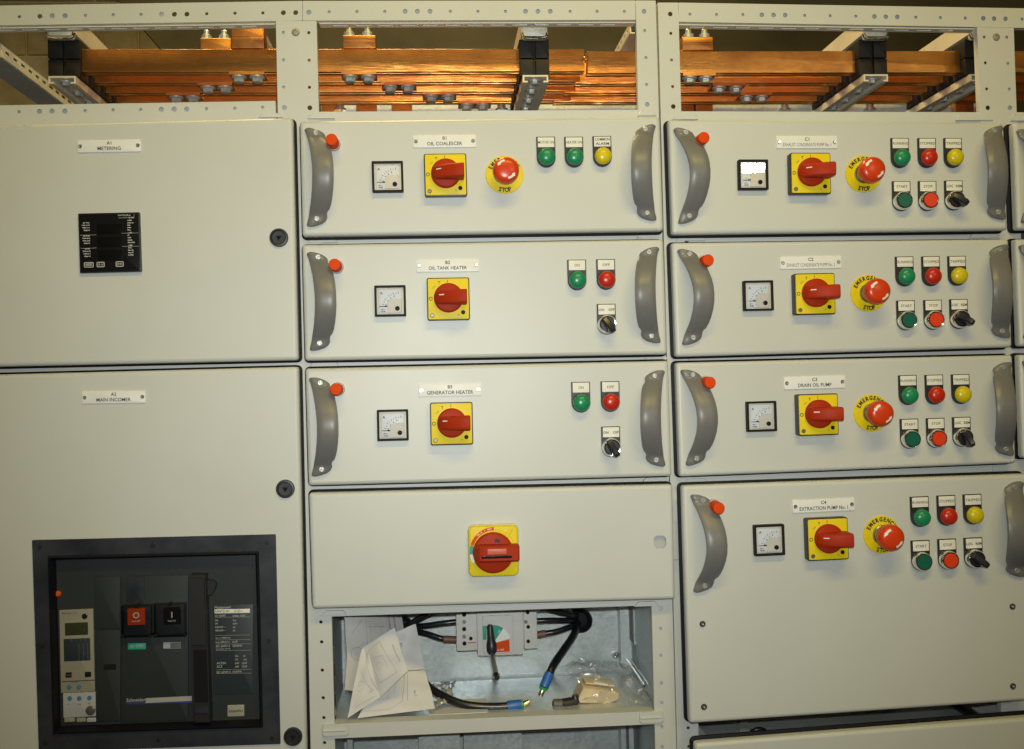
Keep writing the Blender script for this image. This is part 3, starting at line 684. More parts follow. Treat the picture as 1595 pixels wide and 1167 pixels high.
qB3 = Quad((475, 574), (1041.5, 562), (1047, 742), (480, 757))
d = drawer('drawer nameplated B3 GENERATOR HEATER, third in the middle column', qB3)
nameplate(qB3, d, 701, 607.3, 'B3', 'GENERATOR HEATER', 74)
ammeter(qB3, d, 611.7, 662.5); rot_switch(qB3, d, 703.5, 660)
control(qB3, d, 'lamp', 904.5, 595, 'ON', 'green'); control(qB3, d, 'lamp', 950.3, 594, 'OFF', 'red'); control(qB3, d, 'turn', 951.3, 664.5, 'ON OFF', ang=-1.08)
handle(qB3, d, (499, 596), (501, 731.6), 1); handle(qB3, d, (1019.4, 584.6), (1022, 717), -1); interlock_knob(qB3, d, 523, 606.5)
# ---- C column
def lamps_c(q, d, xs, tops, xs2, tops2, ang):
    for x, t, s, c in zip(xs, tops, ('RUNNING', 'STOPPED', 'TRIPPED'), ('green', 'red', 'yellow')): control(q, d, 'lamp', x, t, s, c)
    control(q, d, 'push', xs2[0], tops2[0], 'START', 'dgreen'); control(q, d, 'push', xs2[1], tops2[1], 'STOP', 'orange'); control(q, d, 'turn', xs2[2], tops2[2], 'LOC REM', ang=ang)
qC1 = Quad((1041.5, 186), (1563, 191), (1570.5, 358), (1047.5, 365))
d = drawer('drawer nameplated C1 EXHAUST CONDENSATE PUMP No. 1, top of the right column', qC1)
nameplate(qC1, d, 1257, 221.5, 'C1', 'EXHAUST CONDENSATE PUMP No. 1', 79)
ammeter(qC1, d, 1174, 272, 0.0, lab='ammeter with bright light reflected in its glass'); rot_switch(qC1, d, 1263.3, 269.8); estop(qC1, d, 1345.5, 271, 0.15)
lamps_c(qC1, d, (1402, 1444, 1484.5), (215, 215, 215), (1404.3, 1444.8, 1485.7), (282.2, 282, 281.2), -0.62)
handle(qC1, d, (1068, 207), (1073.4, 335.8), 1); handle(qC1, d, (1549, 204.6), (1555, 329.6), -1); interlock_knob(qC1, d, 1096.8, 214)
qC2 = Quad((1046.5, 378), (1572, 372), (1577.5, 541), (1053, 556))
d = drawer('drawer nameplated C2 EXHAUST CONDENSATE PUMP No. 2, second in the right column', qC2)
nameplate(qC2, d, 1263, 408.7, 'C2', 'EXHAUST CONDENSATE PUMP No. 2', 79)
ammeter(qC2, d, 1182, 460.5); rot_switch(qC2, d, 1270, 457.8); estop(qC2, d, 1353.3, 456.6, 0.1)
lamps_c(qC2, d, (1409, 1450, 1490.7), (399.6, 399.3, 398.8), (1411, 1453.2, 1493.6), (468, 467.2, 466), -0.55)
handle(qC2, d, (1074, 396), (1079.5, 525.5), 1); handle(qC2, d, (1557.4, 388.5), (1561.7, 516.5), -1); interlock_knob(qC2, d, 1103.5, 405)
qC3 = Quad((1053, 565), (1578, 553), (1583.5, 722), (1059, 743))
d = drawer('drawer nameplated C3 DRAIN OIL PUMP, third in the right column', qC3)
nameplate(qC3, d, 1269, 595.8, 'C3', 'DRAIN OIL PUMP', 55)
ammeter(qC3, d, 1187, 648.8); rot_switch(qC3, d, 1275, 646); estop(qC3, d, 1358.3, 643.4, 0.12)
lamps_c(qC3, d, (1414, 1455.2, 1496.3), (584.4, 583.8, 583), (1416.5, 1457.3, 1498), (652.5, 651.3, 649.7), -1.15)
handle(qC3, d, (1079, 584), (1085, 714), 1); handle(qC3, d, (1562.8, 572.6), (1567.4, 700), -1); interlock_knob(qC3, d, 1106.5, 596)
qC4 = Quad((1063, 757), (1602, 738.5), (1612, 1091), (1074.5, 1128), -0.025)
d = drawer('tall drawer nameplated C4 EXTRACTION PUMP No. 1, drawn slightly forward', qC4)
nameplate(qC4, d, 1283, 787.3, 'C4', 'EXTRACTION PUMP No. 1', 78)
ammeter(qC4, d, 1199, 841.7); rot_switch(qC4, d, 1290, 840); estop(qC4, d, 1374, 833, 0.1)
lamps_c(qC4, d, (1432.5, 1474, 1514.8), (773.7, 771.8, 770), (1433.8, 1475.3, 1516.2), (842, 839.8, 837.8), -0.7)
handle(qC4, d, (1094.8, 780), (1097.5, 912), 1); handle(qC4, d, (1581, 759.4), (1584.5, 889), -1); interlock_knob(qC4, d, 1120.4, 792)
for s in ((1095, 972.7), (1097.3, 1102), (1578.6, 945.4), (1579.3, 1069.7)):
    sc_ = empty('cup_screw', d, local(qC4, *s, -0.003), 0)
    obj('cup_washer', shared('cupw', lambda: MB().lathe([(0.0048, 0), (0.0048, -0.0012), (0.0040, -0.0022), (0.0033, -0.0018)], 18, cap1=False).mesh(blackpl)), sc_)
    screw(sc_, (0, 0, 0), 0.0033, h=0.0024)
for z in (0.075, 0.285):     # runner rails of the drawn-out drawer
    pass
qC5 = Quad((1083, 1158.5), (1622, 1116.5), (1632, 1330), (1092, 1372), -0.028)
d = drawer('drawer at the bottom right below the open gap, only its top edge in view', qC5)
pt = P(1527, 1166, -0.03); MB().rbox(-0.016, 0.016, -0.008, 0.0035, 0, -0.0012, 0.003, 0.0006).build('label_tab', rosered, d, pt - qC5.at + Vector((0, 0.029, -0.002)))
# ---- D column slivers
for (tl, bl, yt, yb, lab) in ((1579, 1585.5, 191.3, 357.5, 'sliver of a drawer beside C1 at the right edge'), (1582.5, 1589, 372, 539.5, 'sliver of a drawer beside C2 at the right edge'), (1588, 1594, 552.5, 714, 'sliver of a drawer beside C3 at the right edge')):
    q = Quad((tl, yt), (tl + 300, yt + 6), (bl + 300, yb - 8), (bl, yb)); d = drawer(lab, q)
    handle(q, d, (tl + 24.5, yt + 16), (tl + 30, yt + 145), 1)
# ---- B4 compartment door
qB4 = Quad((480.5, 768.3), (1048, 754.8), (1052, 934), (486, 949))
hx, hz = qB4.inv(1028, 844.4); hh = 0.0098; cc = 0.004
octo = [(hx - hh + cc, hz - hh), (hx + hh - cc, hz - hh), (hx + hh, hz - hh + cc), (hx + hh, hz + hh - cc), (hx + hh - cc, hz + hh), (hx - hh + cc, hz + hh), (hx - hh, hz + hh - cc), (hx - hh, hz - hh + cc)]
d = drawer('plain door below B3 with a large red and yellow rotary handle and a lock hole', qB4, None, 'compartment_door', 'door', [octo])
MB().box(-0.03, 0.03, 0.006, 0.0075, -0.03, 0.03).build('lock_backing', mat('primer_grey', (0.42, 0.43, 0.43), 0.6), d, P(1028, 844.4, 0) - qB4.at)
def big_switch(q, root, px, py):
    e = empty('rotary_handle', root, local(q, px, py, -0.012), q.rot, label='large red rotary handle on a yellow square with rounded corners')
    MB().rbox(-0.0395, 0.0395, -0.0405, 0.0405, 0, -0.005, 0.009, 0.0025).build('plate_rim', mat('pale_rim', (0.62, 0.55, 0.36), 0.4), e)
    MB().rbox(-0.0385, 0.0385, -0.0395, 0.0388, -0.004, -0.012, 0.0085, 0.003).build('plate', yellow, e)
    MB().lathe([(0.0345, -0.012), (0.0335, -0.0135), (0, -0.0135)], 48).build('raised_ring', yellow, e)
    def band(a0, a1, r0, r1, y, n=14):
        mb = MB()
        for k in range(n):
            a, b = a0 + (a1 - a0) * k / n, a0 + (a1 - a0) * (k + 1) / n
            mb.add([(r0 * math.cos(a), y, r0 * math.sin(a)), (r1 * math.cos(a), y, r1 * math.sin(a)), (r1 * math.cos(b), y, r1 * math.sin(b)), (r0 * math.cos(b), y, r0 * math.sin(b))], [(0, 1, 2, 3)])
        return mb
    band(R(88), R(163), 0.0322, 0.0372, -0.0138).build('red_band', redink, e)
    band(R(164), R(186), 0.0322, 0.0372, -0.0138).build('green_band', greeni, e)
    band(R(187), R(208), 0.0322, 0.0372, -0.0138).build('white_band', whiteink, e)
    mb = MB(); arc_text(mb, 'OFF 0', 0.0026, 0.0334, R(96), 0.07, -0.0141); arc_text(mb, 'TRIP +', 0.0026, 0.0334, R(124), 0.075, -0.0141); mb.build('band_lettering', whiteink, e, smooth=0)
    s_ = MB().rbox(-0.0035, 0.0035, -0.0085, 0.0085, -0.012, -0.0142, 0.0008, 0.0005).build('slide_tab', yellow, e, (0.0235, 0, 0.0285), -0.45)
    mb = MB(); mb.lathe([(0.0312, -0.0135), (0.0312, -0.0205), (0.0300, -0.0222), (0.028, -0.0230), (0, -0.0232)], 52)
    mb.build('knob', rosered, e, (-0.001, 0, -0.0015))
    rg = []
    for x, y, h_ in ((-0.0318, -0.0215, 0.004), (-0.0305, -0.028, 0.0075), (-0.022, -0.040, 0.0122), (-0.015, -0.0425, 0.0122), (0.0365, -0.0425, 0.0120), (0.0388, -0.0410, 0.0108)):
        rg.append([(x, -0.0205, -h_), (x, y + 0.002, -h_), (x, y, -h_ + 0.002), (x, y, h_ - 0.002), (x, y + 0.002, h_), (x, -0.0205, h_)])
    mb = MB().rings(rg); mb.box(0.026, 0.0388, -0.0205, -0.0140, -0.0108, 0.0108); g = mb.build('grip', rosered, e, (-0.001, 0, 0.0005), smooth=25)
    MB().rbox(-0.0115, 0.0180, -0.0005, 0.0085, -0.042, -0.0440, 0.001, 0.0008).build('slider', mat('pale_red', (0.52, 0.10, 0.05), 0.4), e)
    MB().rbox(-0.0200, 0.0260, -0.0062, -0.0022, -0.042, -0.0432, 0.001, 0.0004).build('slot', gloss, e)
    MB().prism([(0.0010, 0.0155), (0.0085, 0.0145), (0.0100, 0.0190), (0.0020, 0.0205)][::-1], -0.0225, -0.0236).build('mark', ink, e)
big_switch(qB4, d, 769, 858.5)

# ---- A1 metering door
qA1 = Quad((-110, 198), (455.5, 183), (464.5, 561), (-105, 573.5))
d = drawer('plain door nameplated A1 METERING with a square black meter', qA1, None, 'compartment_door', 'door')
nameplate(qA1, d, 170, 227.3, 'A1', 'METERING', 37)
def quarter_lock(q, root, px, py):
    e = empty('door_lock', root, local(q, px, py, -0.004), q.rot)
    obj('rim', shared('lockrim', lambda: MB().lathe([(0.0143, 0), (0.0143, -0.0022), (0.0132, -0.0042), (0.0112, -0.0044), (0.0100, -0.0030), (0, -0.0028)], 32).mesh(blackpl)), e)
    obj('lock_insert', shared('lockins', lambda: MB().rings([[(r * math.cos(2 * PI * k / 3 + 0.5), y, r * math.sin(2 * PI * k / 3 + 0.5)) for k in range(3)] for r, y in ((0.0052, -0.0028), (0.0048, -0.0046))]).mesh(gloss, 20)), e)
quarter_lock(qA1, d, 434, 370)
e = empty('panel_meter', d, local(qA1, 170.8, 378, -0.006), qA1.rot, label='square black digital panel meter with white lettering'); e.scale = (0.935, 1, 0.935)
MB().rbox(-0.0483, 0.0483, -0.0483, 0.0483, 0, -0.006, 0.001, 0.0006).build('case', blackpl, e)
MB().rbox(-0.0465, 0.0465, -0.0465, 0.0465, -0.0055, -0.0066, 0.001, 0.0003).build('face', mat('meter_face', (0.008, 0.008, 0.009), 0.25, spec=0.3), e)
for k in range(3): MB().rbox(-0.019, 0.020, 0.0135 - 0.0212 * k, 0.0300 - 0.0212 * k, -0.006, -0.0069, 0.0006, 0.0002).build('display_window', mat('display_black', (0.005, 0.005, 0.005), 0.22, spec=0.3), e)
mb = MB(); y = -0.0070
Ls = ['Sys Volts', 'Volts L1-N', 'Volts L1-2', 'Amps L1', 'Sys Amps', 'Volts L2-N', 'Volts L2-3', 'Amps L2', 'Sys kW', 'Volts L3-N', 'Volts L3-1', 'Amps L3']
Rs = ['x1000', 'Amps N', 'kVA', 'kVAr', 'Freq', 'x1000', 'PF', 'kWh', 'kVArh', 'Max kWh', 'x1000', '%VA', 'Max Hz', 'Max PF', '% THD']
for k, s in enumerate(Ls): mb.text(s, 0.0019, -0.0305, 0.0318 - 0.0040 * k - 0.0050 * (k // 4) + 0.0 , y, align=1)
for k, s in enumerate(Rs): mb.text(s, 0.0019, 0.0292, 0.0342 - 0.0039 * k - 0.0008 * (k // 5), y, align=-1)
mb.text('% THD', 0.0019, 0.0320, 0.0385, y, align=-1)
mb.build('lettering', whiteink, e, smooth=0)
mb = MB(); mb.text('INTEGRA', 0.0024, 0.0250, 0.0424, y, w=0.020); mb.box(0.0155, 0.0340, y, y + 0.0003, 0.0392, 0.0397)
mb.box(0.0402, 0.0405, y, y + 0.0003, 0.0405, 0.0460)
for x0, x1, z in ((-0.0455, -0.0205, 0.0126), (-0.0455, -0.0205, -0.0086), (0.0195, 0.0462, 0.0142), (0.0195, 0.0462, -0.0072)): mb.box(x0, x1, y, y + 0.0003, z, z + 0.0004)
mb.build('ruled_lines', tinyink, e, smooth=0)
for x, w_, s in ((-0.0335, 0.0075, '='), (-0.0150, 0.0062, '4?'), (0.0150, 0.0062, '>>')):
    k_ = MB(); o = rounded(x - w_, x + w_, -0.0395, -0.0310, 0.0016, 3); i = rounded(x - w_ + 0.0012, x + w_ - 0.0012, -0.0383, -0.0322, 0.0008, 3)
    n = len(o); k_.add([(a, y, b) for a, b in o + i], [(j, (j + 1) % n, n + (j + 1) % n, n + j) for j in range(n)])
    if s == '>>': k_.text('>>', 0.0050, x, -0.0376, y)
    elif s == '4?':
        for sx in (-0.0022, 0.0022): k_.box(x + sx - 0.0007, x + sx + 0.0007, y, y + 0.0003, -0.0372, -0.0333)
        k_.add([(x - 0.0042, y, -0.0358), (x - 0.0002, y, -0.0358), (x - 0.0022, y, -0.0378)], [(0, 1, 2)]); k_.add([(x + 0.0042, y, -0.0347), (x + 0.0002, y, -0.0347), (x + 0.0022, y, -0.0327)], [(0, 1, 2)])
    else:
        for z in (-0.0345, -0.0365): k_.box(x - 0.005, x + 0.005, y, y + 0.0003, z, z + 0.0012)
    k_.build('key', mat('key_grey', (0.45, 0.45, 0.42), 0.5), e, smooth=0)

# ---- A2 incomer door with its cut-out
qA2 = Quad((-105, 586), (464.5, 571.3), (479, 1248), (-92, 1266))
cut = [qA2.inv(*p) for p in ((72, 862), (407, 854), (414, 1136), (80, 1147))]
d = drawer('tall door nameplated A2 MAIN INCOMER with a dark cut-out frame', qA2, None, 'compartment_door', 'door', [cut])
nameplate(qA2, d, 177, 618.7, 'A2', 'MAIN INCOMER', 54)
quarter_lock(qA2, d, 444, 762); quarter_lock(qA2, d, 456, 1148.5)
qE = Quad((49.8, 841.6), (429.4, 832.5), (436.8, 1159), (60.5, 1171.5), -0.003)
i4 = [qE.inv(*p, -0.003) for p in ((75.7, 866), (403.3, 858.6), (410, 1132), (84, 1142.5))]
mb = MB(); mb.plate(rounded(0, qE.W, 0, qE.H, 0.001, 2), [i4], 0, 0.003); mb.mapped(qE.map)
es = mb.build('escutcheon', escut, d, qE.at - qA2.at)
i5 = [qE.inv(*p, -0.003) for p in ((81.5, 873), (397, 865), (404, 1125), (89, 1136))]
mb = MB(); ra = [(x, z) for x, z in i4]; rb = [(x, z) for x, z in i5]
mb.rings([[(x, -0.0035, z) for x, z in ra], [(x * 0.6 + u * 0.4, -0.0052, z * 0.6 + v * 0.4) for (x, z), (u, v) in zip(ra, rb)], [(u, 0.004, v) for u, v in rb], [(u, 0.016, v) for u, v in rb], [(x, 0.016, z) for x, z in ra], [(x, -0.0035, z) for x, z in ra]], False, False)
mb.mapped(qE.map).build('inner_gasket', rubber, es, (0, 0, 0))
for s in ((62.3, 852), (238.3, 849), (416, 845.3), (66.8, 1005), (419, 997.8), (71.2, 1156.5), (247, 1152.3), (424, 1149.4)):
    screw(es, P(*s, -0.004) - qE.at, 0.0030, m_=blackpl, h=0.002)

# ---- air circuit breaker seen through the cut-out
YF = 0.012
qF = Quad((74, 864), (405, 856), (412, 1135), (82, 1146), YF)
cb = thing('circuit_breaker', 'dark slate air circuit breaker face inside the MAIN INCOMER door', 'circuit breaker', qF.at)
def FB(zx, zy, dy=0.0):
    """place on the breaker face from enlarged-photo coordinates"""
    return P(zx / 3.364 + 40, zy / 3.364 + 820, YF + dy) - qF.at
tilt = qF.rot
def slab(name, x0, y0, x1, y1, yb, yf, m_, parent=cb, r=0.001, bev=0.0006, org=None, **pr):
    """slab whose front face at depth yf (negative = proud of the fascia) fills the given enlarged-photo box"""
    c = FB((x0 + x1) / 2, (y0 + y1) / 2, yf); hw = (FB(x1, (y0 + y1) / 2, yf) - FB(x0, (y0 + y1) / 2, yf)).length / 2; hh_ = (FB((x0 + x1) / 2, y1, yf) - FB((x0 + x1) / 2, y0, yf)).length / 2
    loc = Vector((c.x, 0, c.z)); 
    if parent is not cb: loc = loc - Vector(org)
    return MB().rbox(-hw, hw, -hh_, hh_, yb, yf, r, bev).build(name, m_, parent, loc, 0.0 if parent is not cb else tilt * 1.0 - R(0.5), **pr)
mb = MB().box(0, qF.W, 0, 0.004, 0, qF.H).mapped(qF.map); mb.build('fascia', slate, cb)
slab('raised_cover', 500, 258, 852, 1020, 0, -0.0030, slate)
slab('blanking_plate', 362, 262, 494, 537, 0, -0.0022, slate); slab('blanking_plate', 368, 545, 497, 1020, 0, -0.0024, slate)
slab('blanking_plate', 530, 266, 620, 399, 0, -0.0050, escut)
slab('cover_slot', 408, 722, 473, 752, -0.001, -0.0028, gloss)
p = FB(167, 355, -0.003); MB().lathe([(0.0046, 0), (0.0046, -0.002), (0.003, -0.0042), (0, -0.0046)], 18).build('reset_button', mat('orange_dot', (0.62, 0.085, 0.01), 0.35), cb, (p.x, 0, p.z))
# trip unit
tu = empty('trip_unit', cb, FB(270, 1026, 0)); o_ = tu.location
slab('body', 180, 436, 357, 870, 0, -0.0030, beige, tu, org=o_); slab('lower_body', 196, 872, 366, 1000, 0, -0.0034, palegrey, tu, org=o_)
slab('divider', 190, 808, 362, 812, -0.0030, -0.0034, ink, tu, 0.0002, 0.0001, org=o_)
slab('screen', 205, 505, 326, 571, -0.002, -0.0036, lcd, tu, org=o_); slab('bargraph_panel', 199, 588, 338, 706, -0.002, -0.0036, slate2, tu, org=o_)
slab('menu_key', 208, 766, 240, 793, -0.002, -0.0042, gloss, tu, org=o_); slab('arrow_key', 309, 763, 342, 790, -0.002, -0.0042, gloss, tu, org=o_)
for x0, x1 in ((202, 256), (266, 314), (320, 368)): slab('terminal_tab', x0, 1004, x1, 1026, 0, -0.0032, beige if x0 < 300 else palegrey, tu, org=o_)
def dot(name, zx, zy, r, m_, y0=-0.0028, y1=-0.0045):
    p = FB(zx, zy, y1) - Vector(o_); MB().lathe([(r, y0), (r, y1 + 0.0004), (r * 0.85, y1), (0, y1)], 18).build(name, m_, tu, (p.x, 0, p.z))
dot('test_dial', 308, 472, 0.0042, gloss)
for zx, zy in ((228, 843), (278, 842), (230, 902), (280, 902), (333, 900)): dot('setting_dial', zx, zy, 0.0034, mat('dial_blue', (0.05, 0.16, 0.34), 0.5), -0.003, -0.0046)
dot('seal_lock', 338, 966, 0.0070, mat('lock_metal', (0.25, 0.24, 0.2), 0.35, 0.8), -0.003, -0.0060)
mb = MB()
def ft(s, zx, zy, h, y=-0.004, align=-1, w=None):
    p = FB(zx, zy, y); mb.text(s, h * mm / 3.364, p.x, p.z, y, align=align, w=w, ang=tilt * 0.6)
ft('Micrologic 5.0 A', 190, 459, 8); ft('MENU', 224, 784, 8, -0.0044, 0)
for k, s in enumerate('N123'): ft(s, 240 + 24 * k, 601, 9, -0.0039, 0)
for zx, zy in ((198, 475), (225, 473), (225, 484), (281, 470), (281, 482)): ft('o', zx, zy, 4)
for zx in (278, 301, 324):
    a, b = FB(zx - 1, 612, -0.0039), FB(zx + 1, 704, -0.0039); mb.box(a.x, a.x + 0.0006, -0.0039, -0.0036, b.z, a.z)
ft('Ir', 222, 935, 8); ft('tsd', 274, 935, 8); ft('Isd', 326, 930, 8); ft('long time', 240, 820, 6)
mb.v = [tuple(Vector(v) - Vector((o_[0], 0, o_[2]))) for v in mb.v]
mb.build('lettering', mat('trip_ink', (0.09, 0.09, 0.08), 0.6), tu, smooth=0)
# push buttons under clear covers
def push_unit(x0, y0, x1, y1, bx0, by0, bx1, by1, m_, txt, sym, lab):
    e = empty('breaker_push_button', cb, FB((x0 + x1) / 2, y1, 0), label=lab); og = e.location
    slab('housing', x0, y0, x1, y1, 0, -0.0045, escut, e, org=og, r=0.002)
    slab('button', bx0, by0, bx1, by1, -0.004, -0.0085, m_, e, org=og, r=0.001)
    nonlocal_mb = MB(); p = FB((bx0 + bx1) / 2, by1 - 16, -0.0088) - Vector(og); nonlocal_mb.text(txt, 0.0022, p.x, p.z, -0.0088)
    p = FB((bx0 + bx1) / 2, by1 - 36, -0.0088) - Vector(og); nonlocal_mb.text(sym, 0.0090, p.x, p.z, -0.0088); nonlocal_mb.build('lettering', whiteink, e, smooth=0)
    c = FB((x0 + x1) / 2, (y0 + y1) / 2, -0.014) - Vector(og); hw = (x1 - x0) / 2 / 3.364 * mm * 1.0; hh_ = (y1 - y0) / 2 / 3.364 * mm
    k_ = MB(); k_.box(-hw, hw, -0.0150, -0.0140, -hh_, hh_); k_.box(-hw, -hw + 0.001, -0.0140, -0.0045, -hh_, hh_).box(hw - 0.001, hw, -0.0140, -0.0045, -hh_, hh_).box(-hw + 0.001, hw - 0.001, -0.0140, -0.0045, hh_ - 0.001, hh_).box(-hw + 0.001, hw - 0.001, -0.0140, -0.0045, -hh_, -hh_ + 0.001)
    k_.build('clear_cover', coverglass, e, (c.x, 0, c.z), tilt, smooth=0)
    k_ = MB()
    for sx, sz in ((-0.92, -0.92), (0.92, -0.92), (0.0, 0.96)): k_.lathe([(0.0026, -0.0045), (0.0026, -0.0152), (0.0016, -0.0166), (0, -0.0168)], 12, sx * hw, sz * hh_)
    k_.build('cover_stud', gloss, e, (c.x, 0, c.z), tilt)
push_unit(506, 416, 655, 578, 533, 431, 625, 517, redink, 'Push OFF', 'O', 'orange red push OFF button under a clear cover')
push_unit(676, 407, 834, 576, 722, 426, 810, 515, gloss, 'Push ON', 'I', 'black push ON button under a clear cover')
slab('state_window', 535, 612, 630, 646, -0.002, -0.0034, greeni); slab('spring_window', 720, 607, 814, 641, -0.002, -0.0034, mat('pale_flag', (0.36, 0.37, 0.36), 0.5)); slab('spring_flag', 757, 609, 814, 638, -0.003, -0.0038, mat('grey_flag', (0.11, 0.11, 0.11), 0.5))
mb = MB()
ft('O OFF', 583, 634, 16, -0.0038, 0); ft('Schneider', 528, 920, 17, -0.0036, w=0.0285)
a, b = FB(628, 901, -0.0036), FB(871, 914, -0.0036); mb.box(a.x, b.x, -0.0036, -0.0030, b.z, a.z)
# rating label text
rows = [('Masterpact', 990, 432, 13), ('Ui 1000V', 992, 474, 10), ('Uimp 12kV', 1085, 474, 10), ('Ue', 992, 497, 10), ('Icu', 1086, 497, 10), ('(V)', 992, 514, 9), ('(kA)', 1086, 514, 9), ('220/440 ~', 992, 533, 9), ('65', 1086, 533, 9), ('480/690 ~', 993, 551, 9), ('65', 1086, 551, 9),
        ('Ics = 100% Icu', 996, 590, 9), ('Icw 65kA/1s   cat.B', 996, 612, 10), ('IEC 60947-2   50/60Hz', 997, 634, 10), ('EN UTE BS CEI VDE', 998, 647, 6), ('Ue', 1097, 684, 10), ('Ie', 1142, 683, 10), ('(V)', 1097, 702, 9), ('(A)', 1142, 702, 9), ('AC23A', 1000, 723, 11), ('690   1250', 1097, 723, 10), ('AC3', 1000, 741, 11), ('690   1250', 1097, 741, 10), ('IEC 60947-3  50/60Hz', 1001, 770, 10)]
for s, zx, zy, h in rows: ft(s, zx, zy, h, -0.0016)
for zx0, zx1, zy in ((990, 1178, 477), (994, 1178, 572), (995, 1178, 596), (996, 1180, 618), (998, 1180, 652), (1000, 1182, 752), (1000, 1183, 772)):
    a, b = FB(zx0, zy, -0.0016), FB(zx1, zy - 2, -0.0016); mb.add([(a.x, -0.0016, a.z), (b.x, -0.0016, b.z), (b.x, -0.0016, b.z + 0.0004), (a.x, -0.0016, a.z + 0.0004)], [(0, 1, 2, 3)])
mb.build('printed_lettering', mat('label_ink', (0.34, 0.34, 0.31), 0.6), cb, smooth=0)
slab('rating_plate', 984, 410, 1192, 880, 0, -0.0012, slate2); slab('type_strip', 989, 434, 1175, 456, -0.001, -0.0018, cream)
mb = MB(); ft('NW12 H1    -//-(/---', 994, 452, 12, -0.0021); mb.build('type_lettering', ink, cb, smooth=0)
slab('logo_underline', 528, 919, 871, 931, -0.002, -0.0034, blueink)
slab('serial_sticker', 1057, 936, 1145, 996, 0, -0.0008, mat('sticker', (0.30, 0.29, 0.23), 0.6)); mb = MB(); ft('RA064923', 1101, 974, 12, -0.0011, 0); mb.build('serial_lettering', ink, cb, smooth=0)
# charging lever
ch = empty('charging_lever', cb, FB(920, 1030, 0)); og = ch.location
mb = MB(); 
A_ = [(858, 256), (939, 256), (965, 1030), (881, 1030)]; 
fr = [FB(*a, -0.022) - Vector(og) for a in A_]; bk = [FB(*a, 0.0) - Vector(og) for a in A_]
bk = [Vector((f.x, 0, f.z)) for f in fr]; fr = [Vector((f.x, -0.020, f.z)) for f in fr]
mb.add([tuple(v) for v in bk + fr], [(0, 1, 2, 3), (4, 7, 6, 5), (0, 4, 5, 1), (1, 5, 6, 2), (2, 6, 7, 3), (3, 7, 4, 0)]); mb.build('bar', blackpl, ch)
def seg(name, t0, t1, y0, y1, ins, m_):
    L = lambda t, k: fr[0 if k == 0 else 1] * (1 - t) + fr[3 if k == 0 else 2] * t
    c = [L(t0, 0), L(t0, 1), L(t1, 1), L(t1, 0)]; ce = sum(c, Vector()) / 4; k_ = MB()
    k_.prism([(ce.x + (p.x - ce.x) * ins, ce.z + (p.z - ce.z) * (1 - (1 - ins) * 0.25)) for p in c][::-1], y0, y1, 0.001); k_.build(name, m_, ch)
seg('lever_grip', 0.01, 0.48, -0.0195, -0.0250, 0.90, blackpl); seg('lever_recess', 0.50, 0.87, -0.0195, -0.0212, 0.86, gloss); seg('lever_foot', 0.885, 0.93, -0.0195, -0.0240, 0.95, escut); seg('lever_tip', 0.945, 0.995, -0.0195, -0.0225, 0.95, blackpl)
p = FB(968, 322, -0.006); k_ = MB().prism([(-0.012, -0.013), (0.001, -0.012), (0.007, -0.004), (0.0095, 0.006), (0.006, 0.0115), (-0.004, 0.0125), (-0.012, 0.0115)], 0, -0.006, 0.0015); k_.build('lever_pivot', blackpl, ch, (p.x - og[0], 0, p.z - og[2]))

# ================================================================== BUSBAR CHAMBER
YB = 0.095; PITCH_B = 0.058; ZT = P(700, 76.5, YB).z; ZB = P(700, 111.5, YB).z
def bolt_under(root, px, py, Yc, zbar, ztop=None):
    """hex bolt and washer hanging under a bar joint, its stud standing above"""
    p = P(px, py, Yc); e = empty('joint_bolt', root, Vector((p.x, Yc, zbar)) - root.location)
    obj('washer', shared('bwash', lambda: MB().zlathe([(0.0125, 0), (0.0125, -0.0022), (0.0112, -0.0030)], 24).mesh(boltz)), e)
    obj('bolt_head', shared('bhead', lambda: MB().zlathe([(0.0092, -0.003), (0.0092, -0.0088), (0.0078, -0.0100)], 6, a0=random.random()).mesh(boltz, 20)), e)
    if ztop is not None:
        obj('nut', shared('bnut', lambda: MB().zlathe([(0.0110, 0), (0.0110, 0.002), (0.0088, 0.002), (0.0088, 0.0082), (0.0072, 0.0092), (0.0052, 0.0092), (0.0050, 0.016), (0.0040, 0.0172)], 12).mesh(boltz, 20)), e, (0, 0, ztop - zbar))
ORD = ('frontmost', 'second', 'third', 'rearmost')
XL0, XL1 = P(84, 90, YB).x, P(910.5, 90, YB).x; XR0, XR1 = P(915, 90, YB).x, P(1740, 90, YB).x
joints = {0: [((372, 400.7), 123, (360, 411), 40), ((545.5, 574), 120, (534, 585), 55.5)], 1: [((323.7, 351), 139.5, (312, 360), 60), ((608, 635.6), 134.5, None, 0)],
          2: [((274.5, 300.7), 153, None, 0), ((671.6, 698), 149.7, None, 0)], 3: [((727, 752), 163, None, 0)]}
jr = {0: [((1074, 1099), 120.7, (1062, 1110), 58)], 1: [((1120, 1146), 135.5, None, 0)], 2: [((1162.7, 1186), 149, None, 0)]}
